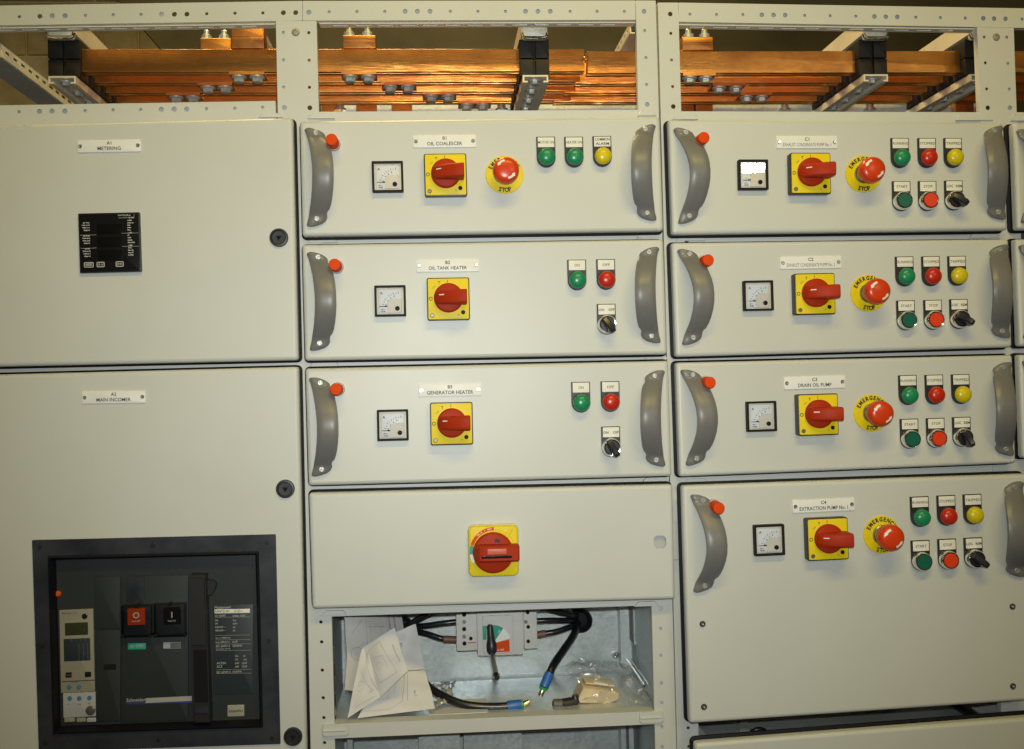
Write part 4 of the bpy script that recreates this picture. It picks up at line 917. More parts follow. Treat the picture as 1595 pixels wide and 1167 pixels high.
for side, xa, xb, dz, js in (('left', XL0, XL1, 0.0, joints), ('right', XR0, XR1, -0.0022, jr)):
    for ph in range(4):
        y0 = YB + ph * PITCH_B + (0.004 if side == 'right' else 0)
        t = thing('copper_busbar', '%s copper busbar running through the %s' % (ORD[ph], 'left and middle bays' if side == 'left' else 'right bay from the bar joint'), 'busbar', ((xa + xb) / 2, y0, ZB + dz), 'copper busbars in the top chamber')
        off = 0.012 * ph if side == 'right' else 0
        for k in range(2):
            MB().rbox(xa - off - t.location.x, xb - t.location.x, 0, ZT - ZB, 0.0065, 0, 0.0012, 0.0008).build('bar', copper, t, (0, k * 0.0125, 0))
        zb_ = ZB + dz
        for xs, py, blk, ytop in js.get(ph, []):
            Yc = y0 + 0.0095; ztop = ZT + dz
            if blk:
                a, b = P(blk[0], ytop, Yc - 0.012), P(blk[1], ytop, Yc - 0.012)
                MB().rbox(a.x - t.location.x, b.x - t.location.x, ztop + 0.0004 - t.location.z, a.z - t.location.z, 0.016, -0.014, 0.001, 0.0008).build('tee_block', copper2, t, (0, Yc - y0, 0)); ztop = a.z
                MB().rbox(a.x - t.location.x + 0.001, b.x - t.location.x - 0.001, (ztop + ZT) / 2 - t.location.z, a.z - t.location.z - 0.001, -0.0135, -0.0152, 0.001, 0.0005).build('tee_plate', copper2, t, (0, Yc - y0, 0))
            a, b = P(xs[0] - 13, py, Yc), P(xs[1] + 13, py, Yc)
            MB().box(a.x - t.location.x, b.x - t.location.x, -0.013, 0.022, -0.0052, -0.0004).build('clamp_strip', copper2, t, (0, Yc - y0, 0))
            for x in xs: bolt_under(t, x, py, Yc, zb_ - 0.0052, ztop if not blk or ytop > 50 else None)
p = P(912.5, 92, YB - 0.004); MB().lathe([(0.0045, 0.004), (0.0045, -0.002), (0.003, -0.0035), (0, -0.004)], 14).build('edge_glint_stud', copper2, bpy.data.objects['copper_busbar'], p - bpy.data.objects['copper_busbar'].location)  # small stud added for the bright highlight on the bar's edge

def channel(name, root, x0, x1, ya, yb, ztop, drop, m_=galv):
    """downward-open steel channel running away from the viewer"""
    k_ = MB(); t_ = 0.0026; x0 -= root.location.x; x1 -= root.location.x; ya -= root.location.y; yb -= root.location.y; z = ztop - root.location.z
    k_.box(x0, x1, ya, yb, z - t_, z); k_.box(x0, x0 + t_, ya, yb, z - drop, z - t_ - 1e-4); k_.box(x1 - t_, x1, ya, yb, z - drop, z - t_ - 1e-4)
    k_.box(x0 + t_, x0 + 0.008, ya, yb, z - drop, z - drop + t_); k_.box(x1 - 0.008, x1 - t_, ya, yb, z - drop, z - drop + t_)
    return k_.build(name, m_, root, smooth=0)
def support(cx, label):
    Y0 = YB - 0.018; Y1 = YB + 4 * PITCH_B + 0.02
    a = P(cx, 95, Y0); hw = 0.0245
    t = thing('busbar_support', label, 'busbar support', (a.x, Y0, ZB - 0.045), 'insulated busbar supports')
    for ph in range(4):
        yc = YB + ph * PITCH_B + 0.009
        for zz0, zz1 in ((ZT - 0.019, ZT + 0.012), (ZB - 0.012, ZT - 0.021)):
            k_ = MB()
            for s in (-1, 1):
                k_.rbox(min(s * hw, s * 0.0018), max(s * hw, s * 0.0018), zz0 - t.location.z, zz1 - t.location.z, yc - Y0 + 0.019, yc - Y0 - 0.022, 0.001, 0.001)
            k_.box(-0.0022, 0.0022, yc - Y0 - 0.016, yc - Y0 + 0.018, zz0 - t.location.z, zz1 - t.location.z - 0.001)
            k_.build('insulator', insul, t)
    up = channel('upper_channel', t, a.x - 0.021, a.x + 0.021, Y0 - 0.006, Y1 + 0.30, ZT + 0.048, 0.030, strutm)
    MB().rbox(-0.0205, 0.0205, ZT + 0.008 - t.location.z, ZT + 0.038 - t.location.z, 0.000, -0.0075, 0.004, 0.003).build('channel_end_plate', galv, t)
    zl = ZT + 0.0095 - t.location.z; MB().tube([(-0.0205, -0.007, zl + 0.008), (-0.0195, -0.0085, zl + 0.002), (-0.015, -0.009, zl), (0.0, -0.0092, zl), (0.015, -0.009, zl), (0.0195, -0.0085, zl + 0.002), (0.0205, -0.007, zl + 0.008)], 0.0028, 10).build('rolled_lip', chrome, t)
    lo = channel('lower_channel', t, a.x - 0.021, a.x + 0.021, Y0 - 0.004, Y1 + 0.05, ZB - 0.013, 0.012, strutm)
    for k in range(5):
        e = empty('clamp_bolt', t, (0, 0.014 + k * 0.056, ZB - 0.0165 - t.location.z))
        obj('washer', shared('cwash', lambda: MB().zlathe([(0.0095, 0), (0.0095, -0.002)], 18).mesh(boltz)), e)
        obj('bolt_head', shared('chead', lambda: MB().zlathe([(0.0068, -0.002), (0.0068, -0.0066), (0.0055, -0.0076)], 6).mesh(boltz, 20)), e)
for cx, lab in ((97.5, 'black busbar support at the left end of the copper bars'), (833, 'black busbar support in the middle bay above B1 lamps'), (1362, 'black busbar support in the right bay above the C1 lamps'), (1527, 'black busbar support half hidden behind the right post')): support(cx, lab)

# perforated struts running back, cable-tray style
def strut(label, a, b, hgt, wid, ya, yb, side):
    p = P(*a, ya); t = thing('slotted_strut', label, 'strut', (p.x, ya, p.z - hgt))
    L = yb - ya; hs = [rounded(0.015 + k * 0.030, 0.034 + k * 0.030, hgt * 0.52, hgt * 0.78, 0.002, 2) for k in range(int((L - 0.05) / 0.030))]
    k_ = MB().plate([(0, 0), (L, 0), (L, hgt), (0, hgt)], hs, 0, 0.002); k_.v = [(side * y, x, z) for x, y, z in k_.v]; k_.build('slotted_web', strutm, t, smooth=0)
    k_ = MB(); x0, x1 = sorted((side * 0.0005, side * wid)); k_.box(x0, x1, 0.0, L, -0.002, -0.0002); k_.box(side * wid - 0.001, side * wid + 0.001, 0, L, 0.0, hgt); k_.box(x0, x1, 0, L, hgt + 0.0002, hgt + 0.0022); k_.build('flanges', galv, t, smooth=0)
strut('slotted steel strut running back at the upper left corner', (2, 70), None, 0.0185, 0.045, 0.06, 0.62, -1)
strut('slotted steel strut behind the bars beside the seam', (981, 36), None, 0.016, 0.03, 0.14, 0.75, 1)
strut('slotted steel strut behind the tall copper tee block', (411, 46), None, 0.010, 0.012, 0.10, 0.6, -1)
# galvanised cross rail low behind the bars with copper tails
for nm, x0, x1, tails in (('middle', 500, 992, (517, 571, 626)), ('right', 1062, 1520, (1068, 1094, 1500))):
    a, b = P(x0, 166, 0.34), P(x1, 166, 0.34); z1 = P(700, 163.5, 0.34).z
    t = thing('cross_rail', 'galvanised cross rail low behind the copper bars in the %s bay' % nm, 'rail', ((a.x + b.x) / 2, 0.34, z1 - 0.06), 'cross rails behind the busbars')
    MB().box(-(b.x - a.x) / 2, (b.x - a.x) / 2, 0, 0.03, 0, 0.06).build('rail', galv, t, smooth=0)
    for px in tails:
        q_ = P(px, 166, 0.33); MB().rbox(-0.019, 0.019, -0.04, 0.062, 0.012, 0.0, 0.001, 0.001).build('copper_tail', copper2, t, (q_.x - t.location.x, -0.016, 0))
    for px in ((530, 781) if nm == 'middle' else (1221, 1353)):
        q_ = P(px, 169, 0.33); MB().zlathe([(0.012, 0), (0.012, 0.004), (0.008, 0.004), (0.008, 0.014), (0.004, 0.016)], 12).build('nut', zinc, t, (q_.x - t.location.x, -0.014, q_.z - t.location.z - 0.006))

# ================================================================== OPEN COMPARTMENT UNDER B4
YK = 0.25
xl, xr = P(516, 1000, FY).x - 0.001, P(1019, 1000, FY).x + 0.001
zfl = P(700, 1118, FY + 0.02).z; ztp = P(700, 925, FY).z
FBo = lambda v: Vector(v) - fb.location
def fbox(name, x0, x1, y0, y1, z0, z1, m_, root=None):
    r_ = root or fb; o = r_.location
    return MB().box(x0 - o.x, x1 - o.x, y0 - o.y, y1 - o.y, z0 - o.z, z1 - o.z).build(name, m_, r_, smooth=0)
fbox('back_panel', xl - 0.03, xr + 0.03, YK, YK + 0.002, zfl - 0.30, ztp + 0.10, galv)
fbox('side_panel', xl - 0.006, xl - 0.004, FY + 0.031, YK - 0.0005, zfl - 0.3, ztp + 0.1, galv)
fbox('side_panel', xr + 0.004, xr + 0.006, FY + 0.031, YK - 0.0005, zfl - 0.3, ztp + 0.1, galv)
fbox('shelf', xl - 0.003, xr + 0.003, FY + 0.020, YK - 0.010, zfl - 0.002, zfl, galv)
member(fb, 'rail', Quad((507, 942), (1030, 922), (1016, 942.9), (514.5, 960.5), FY + 0.0015), FY + 0.0015)
member(fb, 'rail', Quad((508, 1128.5), (1030, 1107.5), (1031, 1127.5), (509, 1151), FY - 0.0025), FY - 0.0025, depth=0.024)
clip(fb, 502, 1127, 544, 1147, FY - 0.0035, True); clip(fb, 996, 1107, 1034, 1127, FY - 0.0035, True)
clip(fb, 500, 950, 540, 959, FY - 0.001); clip(fb, 988, 936, 1026, 945, FY - 0.001)
# corner channel, bracket and its screws at the right rear
a = P(967, 1000, YK - 0.03); fbox('corner_channel', a.x, a.x + 0.014, YK - 0.030, YK - 0.001, zfl + 0.016, ztp, galv)
fbox('corner_channel', a.x + 0.021, a.x + 0.024, YK - 0.045, YK - 0.001, zfl + 0.06, ztp, mat('pale_zinc', (0.66, 0.67, 0.66), 0.35, 0.7))
for px, py in ((959, 1021), (991, 1020)):
    p = P(px, py, YK - 0.006); MB().lathe([(0.0065, 0.006), (0.0065, 0), (0.004, -0.004), (0, -0.005)], 16).build('panel_screw', chrome, fb, p - fb.location)
p0, p1 = P(977, 1028, YK - 0.03), P(1004, 1068, 0.09)
MB().tube([p0 - fb.location, p1 - fb.location], 0.0022, 8).build('diagonal_stay', chrome, fb); MB().tube([p0 - fb.location + Vector((0.006, -.004, 0.002)), p1 - fb.location + Vector((0.006, -.004, .002))], 0.0014, 8).build('diagonal_stay', chrome, fb)
# bright folded edges of the opening
for px0, py0, px1, py1 in ((517, 962, 523, 1128), (1015.5, 944, 1018.5, 1106)):
    pa, pb = P(px0, py0, FY + 0.03), P(px1, py1, FY + 0.03); k_ = MB(); o = fb.location
    n = 7
    for k in range(n):
        t0, t1 = k / n, (k + 0.86) / n; q0, q1 = pa.lerp(pb, t0) - o, pa.lerp(pb, t1) - o
        k_.tube([q0 + Vector((0.0008 * (k % 2), 0, 0)), q1 + Vector((0.0008 * (k % 2), 0, 0))], 0.0013, 6)
    k_.build('folded_edge', chrome, fb)
# lower compartment
fbox('lower_duct', P(652, 1150, 0.14).x, P(716, 1150, 0.14).x, 0.14, YK - 0.002, zfl - 0.22, zfl - 0.012, galv)
fbox('lower_duct', P(722, 1150, 0.18).x, P(812, 1150, 0.18).x, 0.18, YK - 0.002, zfl - 0.22, zfl - 0.014, galv)
fbox('lower_angle', P(541, 1160, 0.12).x, P(549, 1160, 0.12).x, 0.12, 0.15, zfl - 0.28, zfl - 0.006, galv)
for px in (968, 980): fbox('lower_angle', P(px, 1160, 0.2).x, P(px + 7, 1160, 0.2).x, 0.2, 0.23, zfl - 0.28, zfl - 0.006, galv)

# moulded-case breaker with its driving shaft
YM = 0.155
c = P(765, 988, YM); mc = thing('moulded_breaker', 'grey moulded circuit breaker with green white red position sector in the open compartment', 'circuit breaker', P(770, 1020, YM))
om = mc.location; lm = lambda px, py, Y=YM: P(px, py, Y) - om
def mslab(name, x0, y0, x1, y1, yb, yf, m_, r=0.002, bev=0.001):
    a, b = P(x0, y1, YM + yf), P(x1, y0, YM + yf)
    return MB().rbox(a.x - om.x, b.x - om.x, a.z - om.z, b.z - om.z, yb, yf, r, bev).build(name, m_, mc, (0, 0, 0), R(-0.2))
bpy_ = None
mslab('case', 714, 945, 833, 1012, YK - YM - 0.001, 0.012, whitepl)
mslab('terminal_block', 711.5, 942, 742, 1014.5, 0.03, 0.006, whitepl); mslab('terminal_block', 817, 940, 835.5, 1011, 0.03, 0.006, whitepl)
mslab('front_cover', 744, 944, 814, 1022.5, 0.03, -0.006, whitepl, 0.003); mslab('escutcheon', 752.5, 958, 799, 1019, 0.0, -0.0085, whitepl, 0.004)
def sector(name, a0, a1, r, m_, y=-0.0095):
    ce = lm(768, 1003, YM + y); k_ = MB(); n = 10
    pts = [(ce.x, ce.z)] + [(ce.x + r * math.cos(a0 + (a1 - a0) * k / n), ce.z + r * math.sin(a0 + (a1 - a0) * k / n)) for k in range(n + 1)]
    k_.prism(pts, -0.0084, y).build(name, m_, mc)
sector('green_sector', R(55), R(112), 0.0315, greeni); sector('white_sector', R(17), R(55), 0.0310, whiteink)
k_ = MB(); ce = lm(768, 1003, YM - 0.0095); k_.prism([(ce.x + 0.001, ce.z - 0.0145), (ce.x + 0.028, ce.z - 0.0145), (ce.x + 0.028, ce.z + 0.006), (ce.x + 0.001, ce.z + 0.001)][::-1], -0.0084, -0.0096).build('red_sector', redink, mc)
k_ = MB(); k_.text('0  OFF', 0.0028, ce.x + 0.013, ce.z - 0.012, -0.0100, ); k_.text('TRIP', 0.0022, ce.x + 0.012, ce.z + 0.020, -0.0100, ang=1.2); k_.text('ON I', 0.0028, ce.x - 0.008, ce.z + 0.010, -0.0100, ang=PI / 2); k_.build('lettering', whiteink, mc, smooth=0)
mslab('green_strip', 752, 975, 757.5, 997, -0.008, -0.0092, greeni, 0.0003, 0.0002)
for px, py in ((723, 958), (723, 969), (723, 980.5), (723, 992), (723.5, 1003)):
    p = lm(px, py, YM + 0.003); dark = py in (958, 980.5, 1003)
    MB().lathe([(0.0036, 0), (0.0036, -0.0022), (0.0028, -0.0034), (0, -0.0034)], 14).build('terminal_screw', gloss if dark else zinc, mc, p + Vector((0, 0.003, 0)))
for px, py in ((822, 954.5), (819.5, 969), (823, 977), (823, 999.5), (733.5, 995)):
    p = lm(px, py, YM + 0.003); MB().lathe([(0.0032, 0), (0.0032, -0.0022), (0.0024, -0.0034), (0, -0.0034)], 14).build('terminal_screw', gloss if px != 819.5 else zinc, mc, p + Vector((0, 0.003, 0)))
mslab('warning_strip', 728.5, 1000.5, 742, 1002.5, 0.006, 0.0052, redink, 0.0002, 0.0001)
# lever and shaft
k_ = MB(); p0, p1 = lm(763, 975, YM - 0.012), lm(765.5, 1004, YM - 0.02)
k_.tube([p0 + Vector((0, 0, 0.002)), p0, p0.lerp(p1, 0.35), p0.lerp(p1, 0.7), p1, p1 + Vector((0.0003, -0.002, -0.010)), p1 + Vector((0.0006, -0.004, -0.018))], 0.005, 14, [0.0035, 0.0052, 0.0058, 0.0066, 0.0088, 0.0088, 0.004]); k_.build('drive_knob', blackpl, mc)
k_ = MB(); s0, s1 = lm(766, 1018, YM - 0.022), lm(773, 1051, 0.035); k_.tube([s0, s1], 0.0042, 8); k_.build('drive_shaft', mat('shaft_steel', (0.22, 0.27, 0.26), 0.3, 0.7), mc)
k_ = MB(); k_.tube([s1, s1.lerp(s0, -0.03), s1.lerp(s0, -0.14)], 0.004, 10, [0.0030, 0.0058, 0.0045]); k_.build('shaft_tip', chrome, mc)

# glands and cables
for px, py, r, lab in ((630, 978, 0.0165, 'black cable grommet left of the moulded breaker'), (905, 968, 0.0205, 'black cable grommet right of the moulded breaker')):
    p = P(px, py, YK - 0.012); t = thing('cable_grommet', lab, 'grommet', (p.x, YK, p.z - r), 'cable grommets')
    prof = [(r * 0.62, 0.0), (r, 0.0), (r * 1.08, -0.006), (r * 1.02, -0.012), (r * 0.88, -0.014), (r * 0.74, -0.010), (r * 0.66, -0.004), (r * 0.62, 0.0)]
    MB().lathe([(a, b) for a, b in prof], 30, cap0=False, cap1=False).build('ring', gloss, t, (0, -0.0005, r)); MB().lathe([(r * 0.64, -0.0006), (0, -0.0008)], 24).build('membrane', rubber, t, (0, -0.0005, r))
def spline(pts, n=10):
    pts = [Vector(p) for p in pts]; pts = [pts[0] * 2 - pts[1]] + pts + [pts[-1] * 2 - pts[-2]]; out = []
    for i in range(1, len(pts) - 2):
        a, b, c_, d_ = pts[i - 1:i + 3]
        for k in range(n):
            t = k / n; out.append(0.5 * ((2 * b) + (c_ - a) * t + (2 * a - 5 * b + 4 * c_ - d_) * t * t + (3 * b - a - 3 * c_ + d_) * t ** 3))
    out.append(pts[-2]); return out
def cable(label, pts, r, extras=(), name='power_cable'):
    W3 = [P(*p) for p in pts]; t = thing(name, label, 'cable', W3[-1], 'black power cables'); o = t.location
    path = [p - o for p in spline(W3)]
    MB().tube(path, r, 14).build('sheath', cablem, t)
    for nm, pa, pb, rr, m_ in extras:
        q0, q1 = P(*pa) - o, P(*pb) - o
        MB().tube([q0, q0.lerp(q1, 0.08), q0.lerp(q1, 0.92), q1], rr, 14, [rr * 0.96, rr, rr, rr * 0.94]).build(nm, m_, t)
YC = 0.19
cable('upper cable from the left grommet rising behind the rail', [(622, 985, YK - 0.01), (640, 972, 0.20), (668, 956, 0.18), (712, 944, YC)], 0.0058)
cable('middle cable from the left grommet into the breaker', [(632, 976, YK - 0.006), (660, 975, 0.20), (690, 971, YC), (716, 968, YC)], 0.0050)
cable('lower cable from the left grommet ending in a brown sleeve', [(634, 982, YK - 0.012), (660, 986, 0.20), (682, 993, YC), (694, 996, YC)], 0.0050, [('brown_sleeve', (691, 995.6, YC), (716, 996.5, YC), 0.0062, brown)])
cable('upper cable from the right grommet passing behind the rail', [(898, 960, YK - 0.006), (886, 957, 0.20), (858, 950, 0.18), (832, 944, YC)], 0.0050)
cable('middle cable from the right grommet into the breaker', [(898, 967, YK - 0.006), (880, 966.5, 0.20), (856, 966.5, YC), (832, 967.5, YC)], 0.0050)
cable('lower cable from the right grommet ending in a brown sleeve', [(899, 974, YK - 0.006), (884, 978, 0.20), (866, 984, YC), (848, 987, YC)], 0.0050, [('brown_sleeve', (850, 986.5, YC), (832, 990, YC), 0.0062, brown)])
cable('loose cable hanging from the right grommet with a blue sleeve', [(900, 972, YK - 0.014), (893, 990, 0.19), (878, 1012, 0.15), (862, 1036, 0.12), (855, 1052, 0.11)], 0.0066,
      [('blue_sleeve', (856, 1049, 0.11), (847, 1071, 0.10), 0.0080, bluep), ('green_band', (847.3, 1070, 0.10), (846, 1074, 0.10), 0.0072, greenp), ('bare_tip', (846, 1074, 0.10), (841.5, 1084, 0.098), 0.0046, brass)])
cable('loose cable lying on the shelf with a blue sleeve', [(640, 1030, 0.16), (662, 1064, 0.13), (690, 1084, 0.10), (722, 1097, 0.085), (758, 1101, 0.080), (794, 1100, 0.078)], 0.0066,
      [('blue_sleeve', (790, 1100, 0.078), (812, 1097.5, 0.078), 0.0084, bluep), ('green_band', (812, 1097.5, 0.078), (815, 1097, 0.078), 0.0076, greenp), ('bare_tip', (815, 1097, 0.078), (825, 1093, 0.078), 0.0046, brass)])

# papers
def sheet(label, corners, prints, bend=0.0, curl=0.0, n=20):
    """thin sheet through four photographed corners (each with its own depth), gently buckled"""
    C4 = [P(*c) for c in corners]; base = min(C4, key=lambda v: v.z); o = Vector(base)
    nrm = (C4[1] - C4[0]).cross(C4[3] - C4[0]).normalized()
    if nrm.y > 0: nrm = -nrm
    def pt(u, v, lift=0.0):
        p = C4[0] * (1 - u) * (1 - v) + C4[1] * u * (1 - v) + C4[2] * u * v + C4[3] * (1 - u) * v
        return p + nrm * (bend * math.sin(PI * u) + curl * math.sin(PI * v) + lift + 0.0011 * math.sin(7.3 * u + 4.1 * v + 9 * bend * 100) + 0.0007 * math.sin(13 * v - 6 * u)) - o
    t = thing('paper_sheet', label, 'paper', o, 'instruction papers in the open compartment')
    k_ = MB(); vs_ = [pt(i / n, j / n) for j in range(n + 1) for i in range(n + 1)]; vb = [pt(i / n, j / n, -0.0004) for j in range(n + 1) for i in range(n + 1)]; M_ = n + 1
    fs = [(j * M_ + i, j * M_ + i + 1, (j + 1) * M_ + i + 1, (j + 1) * M_ + i) for j in range(n) for i in range(n)]
    bd = [i for i in range(M_)] + [j * M_ + n for j in range(1, M_)] + [n * M_ + i for i in range(n - 1, -1, -1)] + [j * M_ for j in range(n - 1, 0, -1)]; N_ = M_ * M_
    k_.add(vs_ + vb, fs + [tuple(N_ + q for q in f[::-1]) for f in fs] + [(bd[k], bd[(k + 1) % len(bd)], N_ + bd[(k + 1) % len(bd)], N_ + bd[k]) for k in range(len(bd))])
    k_.build('sheet', paper, t)
    k_ = MB()
    def stroke(u0, v0, u1, v1, w_=0.004):
        m_ = 5; w_ = w_ * 0.6; L = math.hypot(u1 - u0, v1 - v0) or 1; nx, ny = -(v1 - v0) / L * w_, (u1 - u0) / L * w_
        for s in range(m_):
            a0, a1 = s / m_, (s + 1) / m_
            q = [(u0 + (u1 - u0) * a + sg * nx, v0 + (v1 - v0) * a + sg * ny) for a, sg in ((a0, -1), (a0, 1), (a1, 1), (a1, -1))]
            k_.add([pt(u, v, 0.0006) for u, v in q], [(0, 1, 2, 3)])
    for pr in prints:
        if pr[0] == 'l': stroke(*pr[1:])
        elif pr[0] == 'o':
            _, u, v, r_, asp = pr
            for s in range(14):
                a, b = 2 * PI * s / 14, 2 * PI * (s + 1) / 14
                stroke(u + r_ * math.cos(a), v + r_ * asp * math.sin(a), u + r_ * math.cos(b), v + r_ * asp * math.sin(b), 0.003)
        else:
            _, s, u, v, du, dv, h = pr   # text along (du, dv), height h across
            V, F, x0, x1 = text_data(s); L = math.hypot(du, dv); ax, ay = du / L, dv / L; kx = L / (x1 - x0)
            k_.add([pt(u + (a - x0) * kx * ax + b * h / CAPH * ay, v + (a - x0) * kx * ay - b * h / CAPH * ax, 0.0006) for a, b in V], F)
    k_.build('printing', mat('paper_ink', (0.20, 0.20, 0.22), 0.7), t, smooth=0)
random.seed(3)
scr = [('l', random.uniform(.1, .8), random.uniform(.1, .9), random.uniform(.1, .8), random.uniform(.1, .9), 0.0025) for _ in range(0)]
sheet('rear instruction sheet standing behind the folded sheets at the left', [(535.5, 950, 0.09), (622, 946, 0.20), (640, 1085, 0.17), (537, 1075, 0.06)],
      [('t', 'Technical', 0.72, 0.08, 0.0, 0.17, 0.045), ('t', 'Instructions', 0.82, 0.08, 0.0, 0.19, 0.045), ('l', .30, .08, .30, .52, .003), ('l', .68, .06, .68, .42, .003), ('l', .30, .22, .62, .22, .003), ('l', .55, .22, .58, .44, .004), ('l', .36, .12, .36, .5, .002), ('o', .15, .55, .1, .8), ('l', .08, .3, .25, .12, .003), ('l', .12, .5, .26, .4, .003)], 0.006, 0.004)
sheet('wide lower instruction sheet with printed maker name, folded across', [(612, 987, 0.105), (647.5, 972, 0.115), (661.5, 1043, 0.105), (600, 1047, 0.075)],
      [('o', .42, .20, .11, 0.55), ('o', .42, .20, .06, 0.6), ('t', 'Allen-Bradley', 0.30, 0.32, -0.02, 0.52, 0.13)], 0.002, 0.001)
sheet('lower leaf of the wide instruction sheet resting on the shelf edge', [(598, 1048, 0.075), (661.5, 1043.6, 0.105), (677, 1104, 0.060), (556, 1119, 0.035)],
      [('l', .52, .05, .56, .72, .005), ('l', .58, .05, .64, .72, .005), ('l', .05, .86, .40, .88, .004), ('l', .40, .88, .56, .72, .004), ('l', .1, .62, .36, .62, .004), ('l', .26, .2, .30, .62, .003), ('l', .36, .1, .38, .5, .003), ('t', 'No. 2', .72, .5, .02, .14, .035)], -0.003, 0.003)
sheet('left leaf of the folded instruction sheet in front with drawings', [(564, 1010, 0.060), (575, 1018, 0.055), (593, 1086, 0.040), (541, 1119, 0.030)],
      [('l', .55, .05, .98, .85, .008), ('l', .3, .35, .85, .80, .006), ('o', .35, .6, .16, .5), ('o', .3, .55, .09, .5), ('l', .2, .9, .9, .92, .004), ('o', .75, .78, .05, .5), ('o', .75, .78, .03, .5)], 0.001, 0.002)
sheet('right leaf of the folded instruction sheet catching the light in front', [(564.5, 1009.5, 0.060), (614.5, 978, 0.050), (636, 1045, 0.035), (594, 1085, 0.040)],
      [('l', .52, .08, .70, .85, .005), ('l', .12, .78, .70, .85, .005), ('l', .12, .12, .12, .78, .004), ('l', .12, .12, .52, .08, .004), ('l', .22, .3, .48, .36, .004), ('l', .48, .36, .5, .66, .004), ('t', 'INSTALLATION', .80, .30, .06, .42, .03), ('o', .3, .5, .08, .8)], 0.004, 0.002)
# crumpled foil packet, polythene bag
def crumple(name, label, cat, corners, m_, amp, seed, n=22, lift=0.02, soft=False):
    rnd = random.Random(seed); C4 = [P(*c) for c in corners]; o = min(C4, key=lambda v: v.z)
    # piecewise random heights on a coarse lattice, sharpened into facets
    g = 6; H1 = [[rnd.uniform(-1, 1) for _ in range(g + 2)] for _ in range(g + 2)]; H2 = [[rnd.uniform(-1, 1) for _ in range(2 * g + 2)] for _ in range(2 * g + 2)]
    def smp(Hh_, gg, u, v):
        x, y = u * gg, v * gg; i, j = int(min(x, gg - 1e-6)), int(min(y, gg - 1e-6)); fx, fy = x - i, y - j
        if soft: fx, fy = fx * fx * (3 - 2 * fx), fy * fy * (3 - 2 * fy)
        return (Hh_[j][i] * (1 - fx) + Hh_[j][i + 1] * fx) * (1 - fy) + (Hh_[j + 1][i] * (1 - fx) + Hh_[j + 1][i + 1] * fx) * fy
    vs_ = []
    for j in range(n + 1):
        for i in range(n + 1):
            u, v = i / n, j / n
            p = C4[0] * (1 - u) * (1 - v) + C4[1] * u * (1 - v) + C4[2] * u * v + C4[3] * (1 - u) * v
            h_ = (abs(smp(H1, g, u, v)) * 0.7 + abs(smp(H2, 2 * g, u, v)) * 0.45) if not soft else (abs(smp(H1, g, u, v)) ** 0.8 * 0.75 + smp(H2, 2 * g, u, v) * 0.16)
            env = (math.sin(PI * u) * math.sin(PI * v)) ** 0.5
            p = p + Vector((smp(H2, 2 * g, v, u) * amp * 0.5, -h_ * amp * 0.6, h_ * amp + lift * env)); vs_.append(p - o)
    M_ = n + 1; fs = [(j * M_ + i, j * M_ + i + 1, (j + 1) * M_ + i + 1, (j + 1) * M_ + i) for j in range(n) for i in range(n)]
    ob = MB().add(vs_, fs).build(name, m_, None, o, label=label, category=cat, smooth=70 if soft else 20)
    if not soft: md = ob.modifiers.new('thickness', 'SOLIDIFY'); md.thickness = 0.0004
    return ob
foil = mat('silver_foil', (0.80, 0.79, 0.76), 0.24, 0.65, var=0.03)
crumple('foil_packet', 'crumpled silver foil packet lying beside the papers', 'packet', [(671, 1070, 0.16), (708, 1066, 0.17), (700, 1096, 0.10), (680, 1104, 0.07)], foil, 0.010, 5, 10, 0.004)
crumple('plastic_bag', 'crumpled clear polythene bag on the right of the shelf', 'bag', [(872, 1036, 0.19), (988, 1042, 0.21), (1009, 1105, 0.065), (912, 1101, 0.070)], bagm, 0.020, 11, 56, 0.020, True)
# cardboard block and black handle
p = P(932, 1101, 0.080); t = thing('cardboard_box', 'small tan folded cardboard carton under the clear bag', 'box', (p.x, p.y, zfl + 0.0005))
MB().prism([(-0.036, 0.002), (0.020, -0.002), (0.034, 0.004), (0.036, 0.014), (0.004, 0.022), (-0.024, 0.026)], 0.05, 0.0, 0.0015).build('carton', cardboard, t); MB().rbox(-0.024, 0.026, 0.0265, 0.0295, 0.045, 0.010, 0.001, 0.001).build('flap', cardboard, t, (0, 0, -0.001), R(-9)); MB().rbox(-0.012, 0.024, 0.0300, 0.0325, 0.018, 0.008, 0.001, 0.0005).build('label_strip', cream, t, (0, 0, -0.002), R(-12))
w0 = [P(862, 1096, 0.08), P(875, 1097, 0.08), P(884, 1096, 0.082), P(897, 1094, 0.085)]
t = thing('crank_handle', 'short black and grey plastic handle lying in front of the cardboard box', 'handle', (w0[0].x, w0[0].y, zfl)); o = t.location
MB().tube([p - o for p in w0[1:]], 0.009, 14, [0.0088, 0.0095, 0.0095]).build('grip', blackpl, t); MB().tube([w0[0] - o + Vector((-0.002, 0, 0)), w0[0] - o, w0[1] - o], 0.008, 14, [0.003, 0.0075, 0.0086]).build('end_cap', mat('dull_grey', (0.10, 0.09, 0.085), 0.5), t)
MB().tube([w0[3] - o, P(896, 1086, 0.085) - o, P(895, 1082, 0.085) - o], 0.005, 12, [0.008, 0.0065, 0.004]).build('crank_pin', blackpl, t)
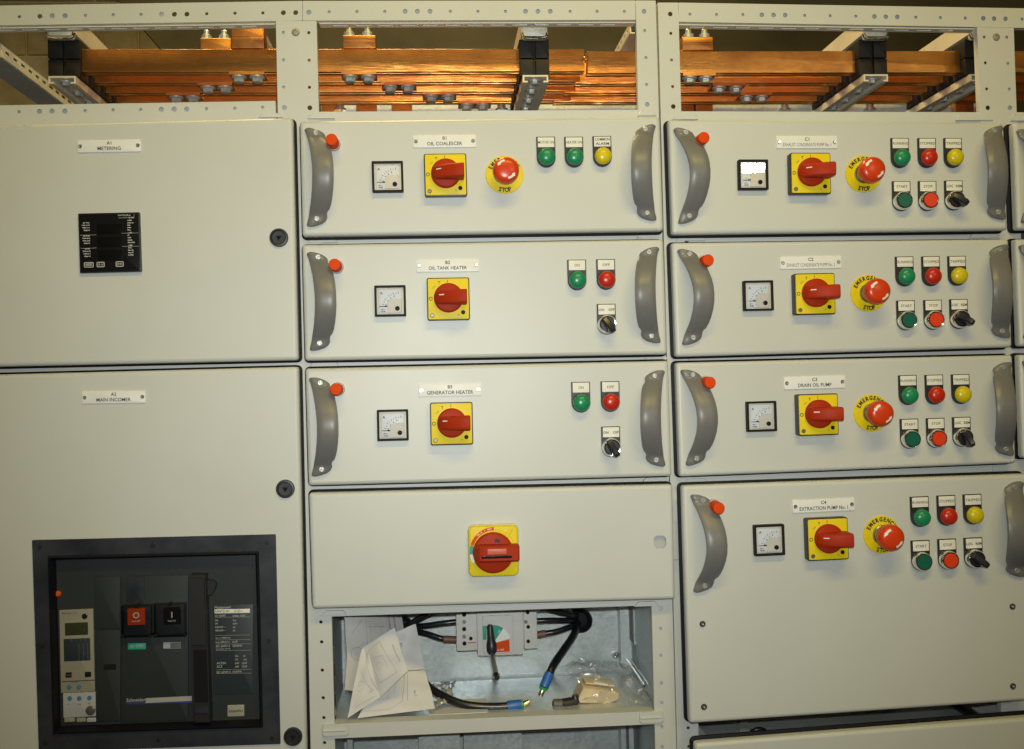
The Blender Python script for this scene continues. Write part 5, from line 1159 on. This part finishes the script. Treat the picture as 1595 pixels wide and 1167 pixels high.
# flat leaflet lying on the shelf
p = P(712, 1106, 0.06); obj('leaflet', MB().box(-0.045, 0.05, 0, 0.07, 0, 0.0012).mesh(paper, 0), None, (p.x, p.y, zfl + 0.0004), label='flat white leaflet lying on the shelf under the loose cable', category='paper')

# ================================================================== GAP BELOW C4
xc0, xc1 = P(1087, 1130, FY).x, P(1640, 1130, FY).x; zc = P(1300, 1185, FY).z
def fcbox(name, x0, x1, y0, y1, z0, z1, m_): return fbox(name, x0, x1, y0, y1, z0, z1, m_, fc)
sheetz = mat('zinc_sheet', (0.40, 0.43, 0.43), 0.45, 0.2, var=0.12, vscale=14)
fcbox('back_panel', xc0 - 0.02, xc1 + 0.3, 0.42, 0.422, zc - 0.1, zc + 0.5, sheetz)
fcbox('side_panel', xc0 - 0.004, xc0 - 0.002, FY + 0.031, 0.419, zc - 0.1, zc + 0.5, galv)
fcbox('shelf', xc0, xc1, FY + 0.022, 0.419, zc + 0.012, zc + 0.014, sheetz)
fcbox('runner', xc0 + 0.002, xc0 + 0.022, FY + 0.03, 0.41, zc + 0.0145, zc + 0.040, framepaint)
fcbox('runner', P(1560, 1110, 0.1).x, P(1575, 1110, 0.1).x, FY + 0.031, 0.41, zc + 0.0145, zc + 0.050, framepaint)
a = P(1160, 1135, 0.30); fcbox('equipment_tray', a.x, P(1300, 1135, 0.30).x, 0.26, 0.40, zc + 0.0145, P(1200, 1124, 0.30).z, mat('grey_tray', (0.16, 0.18, 0.18), 0.5))
a = P(1150, 1140, 0.14); fcbox('bracket', a.x, a.x + 0.014, 0.13, 0.15, zc + 0.0145, zc + 0.06, zinc)
a = P(1300, 1120, 0.26); fcbox('equipment_tray', a.x, P(1380, 1120, 0.26).x, 0.22, 0.40, zc + 0.0145, zc + 0.12, blackpl)
cable('thick black cable in the gap below C4', [(1462, 1082, 0.20), (1490, 1098, 0.18), (1512, 1112, 0.14), (1522, 1120, 0.12)], 0.009)
cable('thin black loop of cable in the gap under the left end of C4', [(1160, 1150, 0.15), (1175, 1138, 0.14), (1188, 1137, 0.14), (1202, 1148, 0.15)], 0.004)
